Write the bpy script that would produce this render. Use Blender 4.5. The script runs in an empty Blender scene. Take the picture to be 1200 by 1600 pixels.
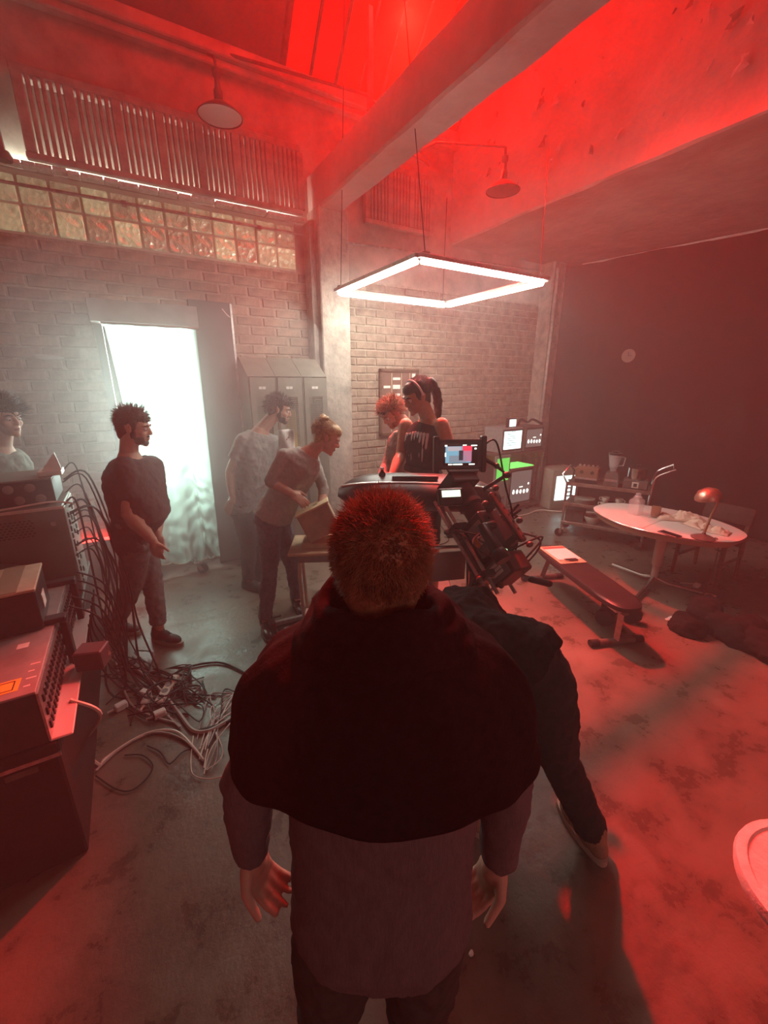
import bpy, bmesh, math, random
from mathutils import Vector, Matrix, Euler, Quaternion, noise as mnoise
random.seed(7)
R = math.radians
V = Vector
SC = bpy.context.scene
COL = SC.collection

# ------------------------------------------------------------------ camera
CAM_H, YAW, PITCH, FPX = 1.92, R(31.0), R(17.25), 650.0
cam_data = bpy.data.cameras.new('camera')
cam_data.sensor_fit = 'HORIZONTAL'
cam_data.sensor_width = 36.0
cam_data.lens = FPX / 1200.0 * 36.0
cam_data.clip_start = 0.02
cam = bpy.data.objects.new('camera', cam_data)
COL.objects.link(cam)
cam.location = (0, 0, CAM_H)
cam.rotation_euler = (R(90) - PITCH, 0, -YAW)
SC.camera = cam

# ------------------------------------------------------------------ world, exposure
world = bpy.data.worlds.new('world')
SC.world = world
world.use_nodes = True
world.node_tree.nodes['Background'].inputs[0].default_value = (0.012, 0.010, 0.010, 1)
world.node_tree.nodes['Background'].inputs[1].default_value = 0.3
SC.view_settings.view_transform = 'Standard'
SC.view_settings.look = 'None'
SC.view_settings.gamma = 1.0
SC.view_settings.use_curve_mapping = False
SC.view_settings.exposure = 0.3
SC.cycles.max_bounces = 4
SC.cycles.diffuse_bounces = 2
SC.cycles.glossy_bounces = 2
SC.cycles.transmission_bounces = 4
SC.cycles.volume_bounces = 0
SC.cycles.transparent_max_bounces = 6
SC.cycles.sample_clamp_indirect = 4.0
SC.cycles.adaptive_threshold = 0.08
SC.cycles.caustics_reflective = False
SC.cycles.caustics_refractive = False

# ------------------------------------------------------------------ lights
def light(name, kind, loc, color, power, rot=(0, 0, 0), **kw):
    d = bpy.data.lights.new(name, kind)
    d.color = color
    d.energy = power
    for k, v in kw.items():
        setattr(d, k, v)
    o = bpy.data.objects.new(name, d)
    COL.objects.link(o)
    o.location = loc
    o.rotation_euler = rot
    return o

RED = (1.0, 0.006, 0.003)
# red film lamp up in the roof light well
light('red_spot_lamp', 'SPOT', (2.76, 4.25, 5.20), RED, 3900, rot=V((-1.0, -5.0, -5.0)).to_track_quat('-Z', 'Y').to_euler(),
      spot_size=R(68), spot_blend=0.4, shadow_soft_size=0.10)
light('red_skylight_lamp', 'POINT', (1.40, 3.65, 5.20), RED, 46, shadow_soft_size=0.25)
light('red_bay_lamp', 'POINT', (2.75, 2.7, 5.25), RED, 40, shadow_soft_size=0.2)
# daylight-white film lamp behind the door curtain, aimed into the room
light('door_lamp', 'AREA', (0.36, 5.15, 1.75), (0.80, 1.0, 0.90), 88, rot=(R(-90), 0, 0),
      shape='RECTANGLE', size=0.9, size_y=1.5, spread=R(150))
# dim fill light added behind the viewpoint, out of view
light('rear_fill_light', 'AREA', (0.6, -2.9, 2.4), (1.0, 0.86, 0.78), 8, rot=(R(80), 0, 0), shape='RECTANGLE', size=1.6, size_y=0.8)

# ------------------------------------------------------------------ helpers
FH = V((math.sin(YAW), math.cos(YAW), 0))
RT = V((math.cos(YAW), -math.sin(YAW), 0))
FW = V((math.sin(YAW) * math.cos(PITCH), math.cos(YAW) * math.cos(PITCH), -math.sin(PITCH)))
UP = RT.cross(FW)
CAMP = V((0, 0, CAM_H))

def at(x, y, g):
    """A point measured off the photograph, g metres ahead of the viewpoint along the floor."""
    r = FW * FPX + RT * (x - 600.0) + UP * (800.0 - y)
    return CAMP + r * (g / r.dot(FH))

def ground(x, y, z=0.0):
    r = FW * FPX + RT * (x - 600.0) + UP * (800.0 - y)
    return CAMP + r * ((z - CAM_H) / r.z)

def cat(pts, n=8):
    """Catmull-Rom through points."""
    pts = [V(p) for p in pts]
    out = []
    for i in range(len(pts) - 1):
        p0 = pts[max(i - 1, 0)]; p1 = pts[i]; p2 = pts[i + 1]; p3 = pts[min(i + 2, len(pts) - 1)]
        for k in range(n):
            t = k / n
            out.append(0.5 * ((2 * p1) + (p2 - p0) * t + (2 * p0 - 5 * p1 + 4 * p2 - p3) * t * t + (3 * p1 - p0 - 3 * p2 + p3) * t ** 3))
    out.append(pts[-1])
    return out

def frame(d):
    d = d.normalized()
    a = V((0, 0, 1)) if abs(d.z) < 0.9 else V((1, 0, 0))
    u = d.cross(a).normalized()
    return u, u.cross(d).normalized()

class MB:
    def __init__(s):
        s.v = []; s.f = []; s.mi = []; s.cur = 0
    def face(s, idx):
        s.f.append(tuple(idx)); s.mi.append(s.cur)
    def add(s, vs, fs):
        b = len(s.v)
        s.v += [V(p) for p in vs]
        for f in fs:
            s.face([b + i for i in f])
        return s
    def box(s, c, size, rot=None, bev=0.0, seg=1):
        if bev > 0:
            bm = bmesh.new()
            bmesh.ops.create_cube(bm, size=1.0)
            for v in bm.verts:
                v.co = V((v.co.x * size[0], v.co.y * size[1], v.co.z * size[2]))
            bmesh.ops.bevel(bm, geom=list(bm.edges), offset=bev, segments=seg, affect='EDGES', profile=0.5)
            vs = [v.co.copy() for v in bm.verts]
            bm.verts.index_update()
            fs = [[v.index for v in f.verts] for f in bm.faces]
            bm.free()
        else:
            x, y, z = size[0] / 2, size[1] / 2, size[2] / 2
            vs = [V(p) for p in ((-x, -y, -z), (x, -y, -z), (x, y, -z), (-x, y, -z), (-x, -y, z), (x, -y, z), (x, y, z), (-x, y, z))]
            fs = [(0, 3, 2, 1), (4, 5, 6, 7), (0, 1, 5, 4), (1, 2, 6, 5), (2, 3, 7, 6), (3, 0, 4, 7)]
        M = rot.to_matrix() if isinstance(rot, Euler) else (rot if rot is not None else None)
        c = V(c)
        vs = [(M @ p if M is not None else p) + c for p in vs]
        return s.add(vs, fs)
    def bb(s, x0, x1, y0, y1, z0, z1, bev=0.0, seg=1):
        return s.box(((x0 + x1) / 2, (y0 + y1) / 2, (z0 + z1) / 2), (abs(x1 - x0), abs(y1 - y0), abs(z1 - z0)), None, bev, seg)
    def loft(s, rings, cap=True, close=True):
        b = len(s.v); n = len(rings[0])
        for r in rings:
            s.v += [V(p) for p in r]
        m = n if close else n - 1
        for i in range(len(rings) - 1):
            for k in range(m):
                k2 = (k + 1) % n
                s.face((b + i * n + k, b + i * n + k2, b + (i + 1) * n + k2, b + (i + 1) * n + k))
        if cap:
            s.face([b + k for k in range(n)][::-1])
            s.face([b + (len(rings) - 1) * n + k for k in range(n)])
        return s
    def tube(s, path, r, n=8, cap=True):
        path = [V(p) for p in path]
        rings = []
        rr = r if isinstance(r, (list, tuple)) else [r] * len(path)
        pu = None
        for i, p in enumerate(path):
            d = path[min(i + 1, len(path) - 1)] - path[max(i - 1, 0)]
            if d.length < 1e-9:
                d = V((0, 0, 1))
            d.normalize()
            if pu is None:
                u, w = frame(d)
            else:
                u = (pu - d * pu.dot(d))
                if u.length < 1e-6:
                    u, w = frame(d)
                u.normalize()
            w = d.cross(u)
            pu = u
            rings.append([p + (u * math.cos(a) + w * math.sin(a)) * rr[i] for a in [2 * math.pi * k / n for k in range(n)]])
        return s.loft(rings, cap)
    def cyl(s, p0, p1, r0, r1=None, n=16, cap=True):
        return s.tube([p0, p1], [r0, r0 if r1 is None else r1], n, cap)
    def limb(s, pts, rad, n=14):
        """rounded tapered limb through joints"""
        pts = [V(p) for p in pts]
        path = []; rr = []
        d0 = (pts[0] - pts[1]).normalized(); d1 = (pts[-1] - pts[-2]).normalized()
        for a in (80, 50, 25):
            path.append(pts[0] + d0 * rad[0] * math.sin(R(a))); rr.append(rad[0] * math.cos(R(a)))
        path += pts; rr += list(rad)
        for a in (25, 50, 80):
            path.append(pts[-1] + d1 * rad[-1] * math.sin(R(a))); rr.append(rad[-1] * math.cos(R(a)))
        return s.tube(path, rr, n)
    def ell(s, c, rad, M=None, nu=16, nv=10):
        rings = []
        c = V(c)
        for i in range(1, nv):
            a = math.pi * i / nv
            ring = []
            for k in range(nu):
                b = 2 * math.pi * k / nu
                p = V((rad[0] * math.sin(a) * math.cos(b), rad[1] * math.sin(a) * math.sin(b), -rad[2] * math.cos(a)))
                ring.append(c + (M @ p if M is not None else p))
            rings.append(ring)
        b0 = len(s.v)
        s.loft(rings, cap=False)
        top = V((0, 0, rad[2])); bot = V((0, 0, -rad[2]))
        s.v.append(c + (M @ bot if M is not None else bot)); ib = len(s.v) - 1
        s.v.append(c + (M @ top if M is not None else top)); it = len(s.v) - 1
        nr = len(rings)
        for k in range(nu):
            s.face((b0 + (k + 1) % nu, b0 + k, ib))
            s.face((b0 + (nr - 1) * nu + k, b0 + (nr - 1) * nu + (k + 1) % nu, it))
        return s
    def lathe(s, prof, c=(0, 0, 0), n=24, M=None):
        c = V(c)
        rings = []
        for r, z in prof:
            ring = []
            for k in range(n):
                a = 2 * math.pi * k / n
                p = V((max(r, 1e-4) * math.cos(a), max(r, 1e-4) * math.sin(a), z))
                ring.append(c + (M @ p if M is not None else p))
            rings.append(ring)
        return s.loft(rings, cap=True)
    def prism(s, outline, z0, z1):
        n = len(outline)
        return s.loft([[V((p[0], p[1], z0)) for p in outline], [V((p[0], p[1], z1)) for p in outline]])
    def grid(s, fn, nu, nv):
        b = len(s.v)
        for j in range(nv + 1):
            for i in range(nu + 1):
                s.v.append(V(fn(i / nu, j / nv)))
        for j in range(nv):
            for i in range(nu):
                a = b + j * (nu + 1) + i
                s.face((a, a + 1, a + nu + 2, a + nu + 1))
        return s
    def xf(s, M):
        s.v = [M @ p for p in s.v]
        return s
    def mesh(s, name, mats, smooth=True, angle=38):
        me = bpy.data.meshes.new(name)
        me.from_pydata([tuple(p) for p in s.v], [], s.f)
        if not isinstance(mats, (list, tuple)):
            mats = [mats]
        for m in mats:
            me.materials.append(m)
        if len(mats) > 1:
            me.polygons.foreach_set('material_index', s.mi)
        bm = bmesh.new(); bm.from_mesh(me)
        bmesh.ops.recalc_face_normals(bm, faces=bm.faces)
        bm.to_mesh(me); bm.free()
        if smooth:
            me.polygons.foreach_set('use_smooth', [True] * len(me.polygons))
            me.set_sharp_from_angle(angle=R(angle))
        me.update()
        return me
    def build(s, name, mats, parent=None, smooth=True, angle=38, off=None):
        if off is not None:
            s.v = [p - off for p in s.v]
        return link(name, s.mesh(name, mats, smooth, angle), parent)

def link(name, me, parent=None):
    o = bpy.data.objects.new(name, me)
    COL.objects.link(o)
    if parent is not None:
        o.parent = parent
    return o

def tag(o, label, cat_, group=None):
    o['label'] = label
    o['category'] = cat_
    if group:
        o['group'] = group
    return o

def thing(name, label, cat_, loc=(0, 0, 0), rotz=0.0, group=None, rot=None):
    o = bpy.data.objects.new(name, None)
    o.empty_display_size = 0.1
    COL.objects.link(o)
    o.location = loc
    o.rotation_euler = rot if rot is not None else (0, 0, rotz)
    return tag(o, label, cat_, group)

def struct(name, mb, m, parent=None, **kw):
    o = mb.build(name, m, parent, **kw)
    if parent is None:
        o['kind'] = 'structure'
    return o

# ------------------------------------------------------------------ materials
def mat(name, col, rough=0.6, metal=0.0, noise=None, bump=None, rand=0.0, emit=None, spec=0.5, trans=0.0, sheen=0.0, ior=1.45, alpha=1.0, col2=None, stretch=None):
    m = bpy.data.materials.new(name)
    m.use_nodes = True
    nt = m.node_tree
    b = nt.nodes['Principled BSDF']
    b.inputs['Base Color'].default_value = (*col, 1)
    b.inputs['Roughness'].default_value = rough
    b.inputs['Metallic'].default_value = metal
    b.inputs['Specular IOR Level'].default_value = spec
    b.inputs['IOR'].default_value = ior
    if trans:
        b.inputs['Transmission Weight'].default_value = trans
    if sheen:
        b.inputs['Sheen Weight'].default_value = sheen
        b.inputs['Sheen Roughness'].default_value = 0.5
    if alpha < 1:
        b.inputs['Alpha'].default_value = alpha
    if emit:
        b.inputs['Emission Color'].default_value = (*emit[0], 1)
        b.inputs['Emission Strength'].default_value = emit[1]
    src = None
    tc = nt.nodes.new('ShaderNodeTexCoord')
    vec = tc.outputs['Object']
    if stretch:
        mp = nt.nodes.new('ShaderNodeMapping')
        mp.inputs['Scale'].default_value = stretch
        nt.links.new(vec, mp.inputs['Vector'])
        vec = mp.outputs['Vector']
    if noise:
        n = nt.nodes.new('ShaderNodeTexNoise')
        n.inputs['Scale'].default_value = noise[0]
        n.inputs['Detail'].default_value = 6
        n.inputs['Roughness'].default_value = 0.62
        nt.links.new(vec, n.inputs['Vector'])
        ramp = nt.nodes.new('ShaderNodeValToRGB')
        a = noise[1]
        c2 = col2 if col2 else tuple(min(1, c * (1 + a)) for c in col)
        c1 = tuple(c * (1 - a) for c in col)
        ramp.color_ramp.elements[0].position = 0.32; ramp.color_ramp.elements[0].color = (*c1, 1)
        ramp.color_ramp.elements[1].position = 0.68; ramp.color_ramp.elements[1].color = (*c2, 1)
        nt.links.new(n.outputs['Fac'], ramp.inputs['Fac'])
        src = ramp.outputs['Color']
    if rand:
        oi = nt.nodes.new('ShaderNodeObjectInfo')
        mr = nt.nodes.new('ShaderNodeMapRange')
        mr.inputs['To Min'].default_value = 1 - rand
        mr.inputs['To Max'].default_value = 1 + rand
        nt.links.new(oi.outputs['Random'], mr.inputs['Value'])
        mx = nt.nodes.new('ShaderNodeMixRGB'); mx.blend_type = 'MULTIPLY'; mx.inputs['Fac'].default_value = 1
        if src is not None:
            nt.links.new(src, mx.inputs['Color1'])
        else:
            mx.inputs['Color1'].default_value = (*col, 1)
        nt.links.new(mr.outputs['Result'], mx.inputs['Color2'])
        src = mx.outputs['Color']
    if src is not None:
        nt.links.new(src, b.inputs['Base Color'])
    if bump:
        n2 = nt.nodes.new('ShaderNodeTexNoise')
        n2.inputs['Scale'].default_value = bump[0]
        n2.inputs['Detail'].default_value = 8
        nt.links.new(vec, n2.inputs['Vector'])
        bp = nt.nodes.new('ShaderNodeBump')
        bp.inputs['Strength'].default_value = bump[1]
        bp.inputs['Distance'].default_value = bump[2] if len(bump) > 2 else 0.02
        nt.links.new(n2.outputs['Fac'], bp.inputs['Height'])
        nt.links.new(bp.outputs['Normal'], b.inputs['Normal'])
    return m

def glow(name, col, strength):
    m = bpy.data.materials.new(name)
    m.use_nodes = True
    nt = m.node_tree
    nt.nodes.clear()
    e = nt.nodes.new('ShaderNodeEmission'); o = nt.nodes.new('ShaderNodeOutputMaterial')
    e.inputs[0].default_value = (*col, 1); e.inputs[1].default_value = strength
    nt.links.new(e.outputs[0], o.inputs[0])
    return m

M_BRICK = mat('painted_brick', (0.30, 0.215, 0.165), 0.78, noise=(9, 0.35), bump=(40, 0.5, 0.01), rand=0.18)
M_MORTAR = mat('mortar', (0.37, 0.30, 0.245), 0.9, noise=(14, 0.3), bump=(30, 0.5))
M_PLASTER = mat('old_plaster', (0.38, 0.31, 0.265), 0.7, noise=(3.5, 0.28), bump=(6, 0.35, 0.03))
M_PEEL = mat('peeling_paint', (0.43, 0.34, 0.31), 0.6, noise=(2.2, 0.18), bump=(3.2, 0.6, 0.06))
M_CONC_COL = mat('column_concrete', (0.34, 0.29, 0.245), 0.75, noise=(7, 0.35), bump=(18, 0.6, 0.02))
M_FRIEZE = mat('frieze_plaster', (0.33, 0.26, 0.22), 0.8, noise=(8, 0.25), bump=(20, 0.4))
M_ROOF = mat('roof_lining', (0.16, 0.13, 0.12), 0.9, noise=(2, 0.3))
M_STEEL_DK = mat('painted_steel', (0.12, 0.10, 0.09), 0.5, 0.3, noise=(12, 0.3))
M_PIPE = mat('conduit', (0.33, 0.30, 0.27), 0.45, 0.5, noise=(20, 0.3))
M_BLACK = mat('black_plastic', (0.018, 0.018, 0.019), 0.42, noise=(30, 0.3), bump=(120, 0.1))
M_RUBBER = mat('black_rubber', (0.015, 0.014, 0.014), 0.6)
M_GREYP = mat('grey_plastic', (0.22, 0.21, 0.20), 0.5, noise=(20, 0.15))
M_CHROME = mat('chrome', (0.62, 0.60, 0.58), 0.22, 1.0, noise=(25, 0.2))
M_ALU = mat('brushed_aluminium', (0.5, 0.49, 0.48), 0.38, 0.9, noise=(40, 0.2))
M_WHITE = mat('white_enamel', (0.72, 0.70, 0.67), 0.35, noise=(10, 0.1))
M_CREAM = mat('cream_crockery', (0.68, 0.63, 0.55), 0.3, noise=(15, 0.1))
M_WOOD_DK = mat('dark_wood', (0.10, 0.055, 0.035), 0.5, noise=(12, 0.4), stretch=(1, 1, 6))
M_WOOD_LT = mat('pale_wood', (0.56, 0.44, 0.28), 0.5, noise=(8, 0.2), stretch=(1, 8, 1))
M_CARD = mat('tan_card', (0.60, 0.46, 0.28), 0.7, noise=(10, 0.12))
M_PAPER = mat('white_paper', (0.78, 0.76, 0.72), 0.8, noise=(20, 0.06))
M_GLASS = mat('clear_glass', (0.75, 0.77, 0.76), 0.08, alpha=0.30, spec=0.9)
M_SKIN = mat('skin', (0.60, 0.37, 0.28), 0.5, noise=(30, 0.1), spec=0.4)
M_SKIN2 = mat('skin_tan', (0.48, 0.27, 0.18), 0.45, noise=(30, 0.1), spec=0.4)
M_EYEW = mat('eye_white', (0.7, 0.68, 0.65), 0.3)
M_EYED = mat('eye_iris', (0.05, 0.03, 0.02), 0.2)
M_LIP = mat('lips', (0.42, 0.18, 0.15), 0.45)
M_HAIR_DK = mat('dark_hair', (0.022, 0.016, 0.013), 0.5, noise=(30, 0.4))
M_HAIR_BR = mat('brown_hair', (0.32, 0.155, 0.08), 0.48, noise=(40, 0.45))
M_HAIR_BL = mat('dark_blonde_hair', (0.48, 0.33, 0.18), 0.45, noise=(40, 0.4))
M_LED = glow('led_tube_light', (0.95, 1.0, 0.87), 88)
M_SCREEN = glow('white_screen', (0.72, 1.0, 0.95), 1.6)
M_SCREEN_DIM = glow('dim_screen', (0.30, 0.24, 0.22), 0.35)
M_MARK = glow('bright_screen_marks', (1.0, 1.0, 0.9), 1.8)
M_MARK_DK = mat('screen_print', (0.05, 0.09, 0.09), 0.6)
M_GREENLIT = glow('green_lit_panel', (0.12, 0.85, 0.12), 0.75)

# ================================================================== THE ROOM
W = 4.8            # brick wall plane
# floor: worn concrete, damp patches, paint scuffs
def floor_mat():
    m = bpy.data.materials.new('worn_concrete_floor')
    m.use_nodes = True
    nt = m.node_tree; N = nt.nodes; L = nt.links
    b = N['Principled BSDF']
    tc = N.new('ShaderNodeTexCoord')
    def nz(sc, det, rough=0.6):
        n = N.new('ShaderNodeTexNoise'); n.inputs['Scale'].default_value = sc; n.inputs['Detail'].default_value = det
        n.inputs['Roughness'].default_value = rough
        L.new(tc.outputs['Object'], n.inputs['Vector']); return n
    big = nz(0.9, 6); mid = nz(4.5, 9, 0.7); fine = nz(38, 6)
    r1 = N.new('ShaderNodeValToRGB')
    e = r1.color_ramp.elements
    e[0].position = 0.30; e[0].color = (0.085, 0.066, 0.050, 1)
    e[1].position = 0.72; e[1].color = (0.225, 0.178, 0.138, 1)
    L.new(big.outputs['Fac'], r1.inputs['Fac'])
    r2 = N.new('ShaderNodeValToRGB')
    e = r2.color_ramp.elements
    e[0].position = 0.36; e[0].color = (0.35, 0.33, 0.31, 1)
    e[1].position = 0.52; e[1].color = (1, 1, 1, 1)
    L.new(mid.outputs['Fac'], r2.inputs['Fac'])
    mx = N.new('ShaderNodeMixRGB'); mx.blend_type = 'MULTIPLY'; mx.inputs['Fac'].default_value = 0.62
    L.new(r1.outputs['Color'], mx.inputs['Color1']); L.new(r2.outputs['Color'], mx.inputs['Color2'])
    # dark trodden dirt in small blotches
    r3 = N.new('ShaderNodeValToRGB')
    e = r3.color_ramp.elements
    e[0].position = 0.60; e[0].color = (1, 1, 1, 1)
    e[1].position = 0.70; e[1].color = (0.30, 0.27, 0.25, 1)
    blot = nz(15.0, 7, 0.72)
    L.new(blot.outputs['Fac'], r3.inputs['Fac'])
    mx2 = N.new('ShaderNodeMixRGB'); mx2.blend_type = 'MULTIPLY'; mx2.inputs['Fac'].default_value = 0.38
    L.new(mx.outputs['Color'], mx2.inputs['Color1']); L.new(r3.outputs['Color'], mx2.inputs['Color2'])
    L.new(mx2.outputs['Color'], b.inputs['Base Color'])
    rr = N.new('ShaderNodeMapRange')
    rr.inputs['From Min'].default_value = 0.35; rr.inputs['From Max'].default_value = 0.65
    rr.inputs['To Min'].default_value = 0.20; rr.inputs['To Max'].default_value = 0.52
    L.new(mid.outputs['Fac'], rr.inputs['Value']); L.new(rr.outputs['Result'], b.inputs['Roughness'])
    b1 = N.new('ShaderNodeBump'); b1.inputs['Strength'].default_value = 0.35; b1.inputs['Distance'].default_value = 0.02
    ad = N.new('ShaderNodeMath'); ad.operation = 'ADD'
    L.new(mid.outputs['Fac'], ad.inputs[0])
    ml = N.new('ShaderNodeMath'); ml.operation = 'MULTIPLY'; ml.inputs[1].default_value = 0.25
    L.new(fine.outputs['Fac'], ml.inputs[0]); L.new(ml.outputs[0], ad.inputs[1])
    L.new(ad.outputs[0], b1.inputs['Height']); L.new(b1.outputs['Normal'], b.inputs['Normal'])
    return m
M_FLOOR = floor_mat()
struct('floor', MB().bb(-3.4, 7.6, -3.2, 6.2, -0.12, 0.0), M_FLOOR, smooth=False)

DOOR_X0, DOOR_X1, DOOR_Z = -0.08, 0.74, 2.44
wall = MB()                                   # mortar face behind the bricks, with the doorway left open
wall.bb(-3.4, DOOR_X0, W - 0.014, W + 0.30, 0, 3.06)
wall.bb(DOOR_X1, 7.6, W - 0.014, W + 0.30, 0, 3.06)
wall.bb(DOOR_X0, DOOR_X1, W - 0.014, W + 0.30, DOOR_Z, 3.06)
wall_back = struct('wall_back', wall, M_MORTAR, smooth=False)
up = MB()
up.bb(-3.4, 7.6, W, W + 0.30, 3.06, 4.72)
struct('wall_upper', up, M_PLASTER, smooth=False)
struct('wall_left', MB().bb(-3.6, -3.4, -3.2, 5.1, 0, 6.7), M_PLASTER, smooth=False)
struct('wall_right', MB().bb(7.4, 7.6, -3.2, 5.1, 0, 3.6), M_PLASTER, smooth=False)
struct('wall_rear', MB().bb(-3.6, 7.6, -3.4, -3.2, 0, 6.7), M_PLASTER, smooth=False)

# bricks: one course 0.092 m, stretcher 0.275 m
def brick_mesh(seed):
    rnd = random.Random(seed)
    bm = bmesh.new()
    bmesh.ops.create_cube(bm, size=1.0)
    for v in bm.verts:
        v.co = V((v.co.x * 0.262, v.co.y * 0.05, v.co.z * 0.080))
    ed = [e for e in bm.edges if all(v.co.y < 0 for v in e.verts)]
    bmesh.ops.bevel(bm, geom=ed, offset=0.007, segments=1, affect='EDGES')
    for v in bm.verts:
        v.co += V((rnd.uniform(-.003, .003), rnd.uniform(-.003, .003), rnd.uniform(-.003, .003)))
    me = bpy.data.meshes.new('brick')
    bm.to_mesh(me); bm.free()
    me.materials.append(M_BRICK)
    return me
BR = [brick_mesh(i) for i in range(6)]
BR_V = [([v.co.copy() for v in me.vertices], [tuple(p.vertices) for p in me.polygons]) for me in BR]
rest = MB()
nb = 0
rowh, bl = 0.092, 0.275
for r in range(33):
    z = 0.05 + r * rowh
    x = -3.3 + (0.5 * bl if r % 2 else 0)
    while x < 6.0:
        inside = DOOR_X0 - 0.10 < x < DOOR_X1 + 0.10 and z < DOOR_Z + 0.02
        behind = 1.97 < x < 2.24
        if not inside and not behind:
            k = random.randrange(6)
            y = W + 0.012 - 0.012 + random.uniform(-0.006, 0.004)
            rz = random.uniform(-0.012, 0.012)
            big = -1.05 < x < 1.95 and not (1.1 < x < 1.95 and z < 1.95) and not (DOOR_X1 < x < 1.2 and z < 2.6)
            if big and nb < 300:
                o = link('brick', BR[k], wall_back)
                o.location = (x, y, z); o.rotation_euler = (random.uniform(-.03, .03), 0, rz)
                o.scale = (random.uniform(0.95, 1.0), 1, random.uniform(0.94, 1.03))
                nb += 1
            else:
                rest.add([p + V((x, y, z)) for p in BR_V[k][0]], BR_V[k][1])
        x += bl
o = rest.build('brickwork', M_BRICK, wall_back, smooth=False)
o['kind'] = 'stuff'

# plinth band and red strip light near the floor, left of the doorway
struct('baseboard_back', MB().bb(-3.4, DOOR_X0 - 0.06, W - 0.09, W - 0.02, 0, 0.42, bev=0.01), mat('grey_plinth', (0.16, 0.155, 0.15), 0.7, noise=(5, 0.3)), smooth=False)

# pressed glass tile band above the brickwork
M_TILE = bpy.data.materials.new('pressed_glass_tile')
M_TILE.use_nodes = True
_nt = M_TILE.node_tree; _b = _nt.nodes['Principled BSDF']
_tc = _nt.nodes.new('ShaderNodeTexCoord')
_vo = _nt.nodes.new('ShaderNodeTexVoronoi'); _vo.inputs['Scale'].default_value = 19
_wv = _nt.nodes.new('ShaderNodeTexNoise'); _wv.inputs['Scale'].default_value = 12; _wv.inputs['Detail'].default_value = 5; _wv.inputs['Distortion'].default_value = 1.6
_nt.links.new(_tc.outputs['Object'], _vo.inputs['Vector']); _nt.links.new(_tc.outputs['Object'], _wv.inputs['Vector'])
_bp = _nt.nodes.new('ShaderNodeBump'); _bp.inputs['Strength'].default_value = 0.45; _bp.inputs['Distance'].default_value = 0.05
_mm = _nt.nodes.new('ShaderNodeMath'); _mm.operation = 'ADD'
_nt.links.new(_vo.outputs['Distance'], _mm.inputs[0]); _nt.links.new(_wv.outputs['Fac'], _mm.inputs[1])
_nt.links.new(_mm.outputs[0], _bp.inputs['Height']); _nt.links.new(_bp.outputs['Normal'], _b.inputs['Normal'])
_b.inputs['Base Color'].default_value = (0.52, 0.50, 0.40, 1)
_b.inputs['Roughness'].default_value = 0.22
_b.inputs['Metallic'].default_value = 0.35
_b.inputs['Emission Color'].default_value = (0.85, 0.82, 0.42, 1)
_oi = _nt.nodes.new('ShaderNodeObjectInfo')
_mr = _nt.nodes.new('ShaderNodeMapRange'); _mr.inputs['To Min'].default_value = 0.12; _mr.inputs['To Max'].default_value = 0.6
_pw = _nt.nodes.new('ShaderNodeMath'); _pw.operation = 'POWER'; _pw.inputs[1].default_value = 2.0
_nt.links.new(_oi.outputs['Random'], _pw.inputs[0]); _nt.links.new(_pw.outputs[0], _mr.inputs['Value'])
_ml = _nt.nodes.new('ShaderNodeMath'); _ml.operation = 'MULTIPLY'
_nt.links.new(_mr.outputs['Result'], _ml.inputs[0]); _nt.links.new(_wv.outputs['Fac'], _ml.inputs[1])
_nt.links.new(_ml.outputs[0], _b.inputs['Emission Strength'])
fr = MB()
fr.bb(-1.3, 1.78, W - 0.015, W + 0.0, 3.055, 3.50)
window_1 = struct('window_1', fr, mat('tile_lead', (0.55, 0.52, 0.42), 0.5), smooth=False)
tm = MB()
TS = 0.205
tm.box((0, 0, 0), (TS - 0.02, 0.02, TS - 0.02), None, 0.008)
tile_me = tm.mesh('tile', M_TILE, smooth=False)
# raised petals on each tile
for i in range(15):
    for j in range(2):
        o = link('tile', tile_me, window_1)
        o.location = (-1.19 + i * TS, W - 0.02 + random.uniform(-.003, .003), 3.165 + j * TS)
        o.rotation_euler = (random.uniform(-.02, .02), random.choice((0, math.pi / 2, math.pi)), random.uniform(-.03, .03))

# slotted plaster friezes
def frieze(name, x0, x1, z0, z1, n, parent=None):
    y0, y1 = W - 0.16, W - 0.10
    m = MB()
    m.bb(x0, x1, y0, y1, z0, z0 + 0.045, bev=0.006)
    m.bb(x0, x1, y0, y1, z1 - 0.06, z1, bev=0.006)
    m.bb(x0, x1, y1, W - 0.001, z1 - 0.05, z1)
    t = struct(name, m, M_FRIEZE, smooth=False)
    pitch = (x1 - x0) / n
    narrow = MB().box((0, 0, 0), (pitch * 0.62, y1 - y0 - 0.004, z1 - z0 - 0.1), None, 0.005).mesh('slat', M_FRIEZE, smooth=False)
    wide = MB().box((0, 0, 0), (pitch * 1.5, y1 - y0 - 0.002, z1 - z0 - 0.1), None, 0.006).mesh('slat', M_FRIEZE, smooth=False)
    x = x0 + pitch * 0.5
    k = 0
    while x < x1 - pitch * 0.3:
        w = (k % 6 == 0)
        o = link('slat', wide if w else narrow, t)
        o.location = (x + (pitch * 0.35 if w else 0), (y0 + y1) / 2 + random.uniform(-.004, .004), (z0 + z1) / 2 - 0.005)
        x += pitch * (1.7 if w else 1.0)
        k += 1
    return t
frieze('trim_1', -0.36, 1.84, 3.545, 4.13, 48)
frieze('trim_2', 2.55, 3.46, 3.60, 4.20, 21)
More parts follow.
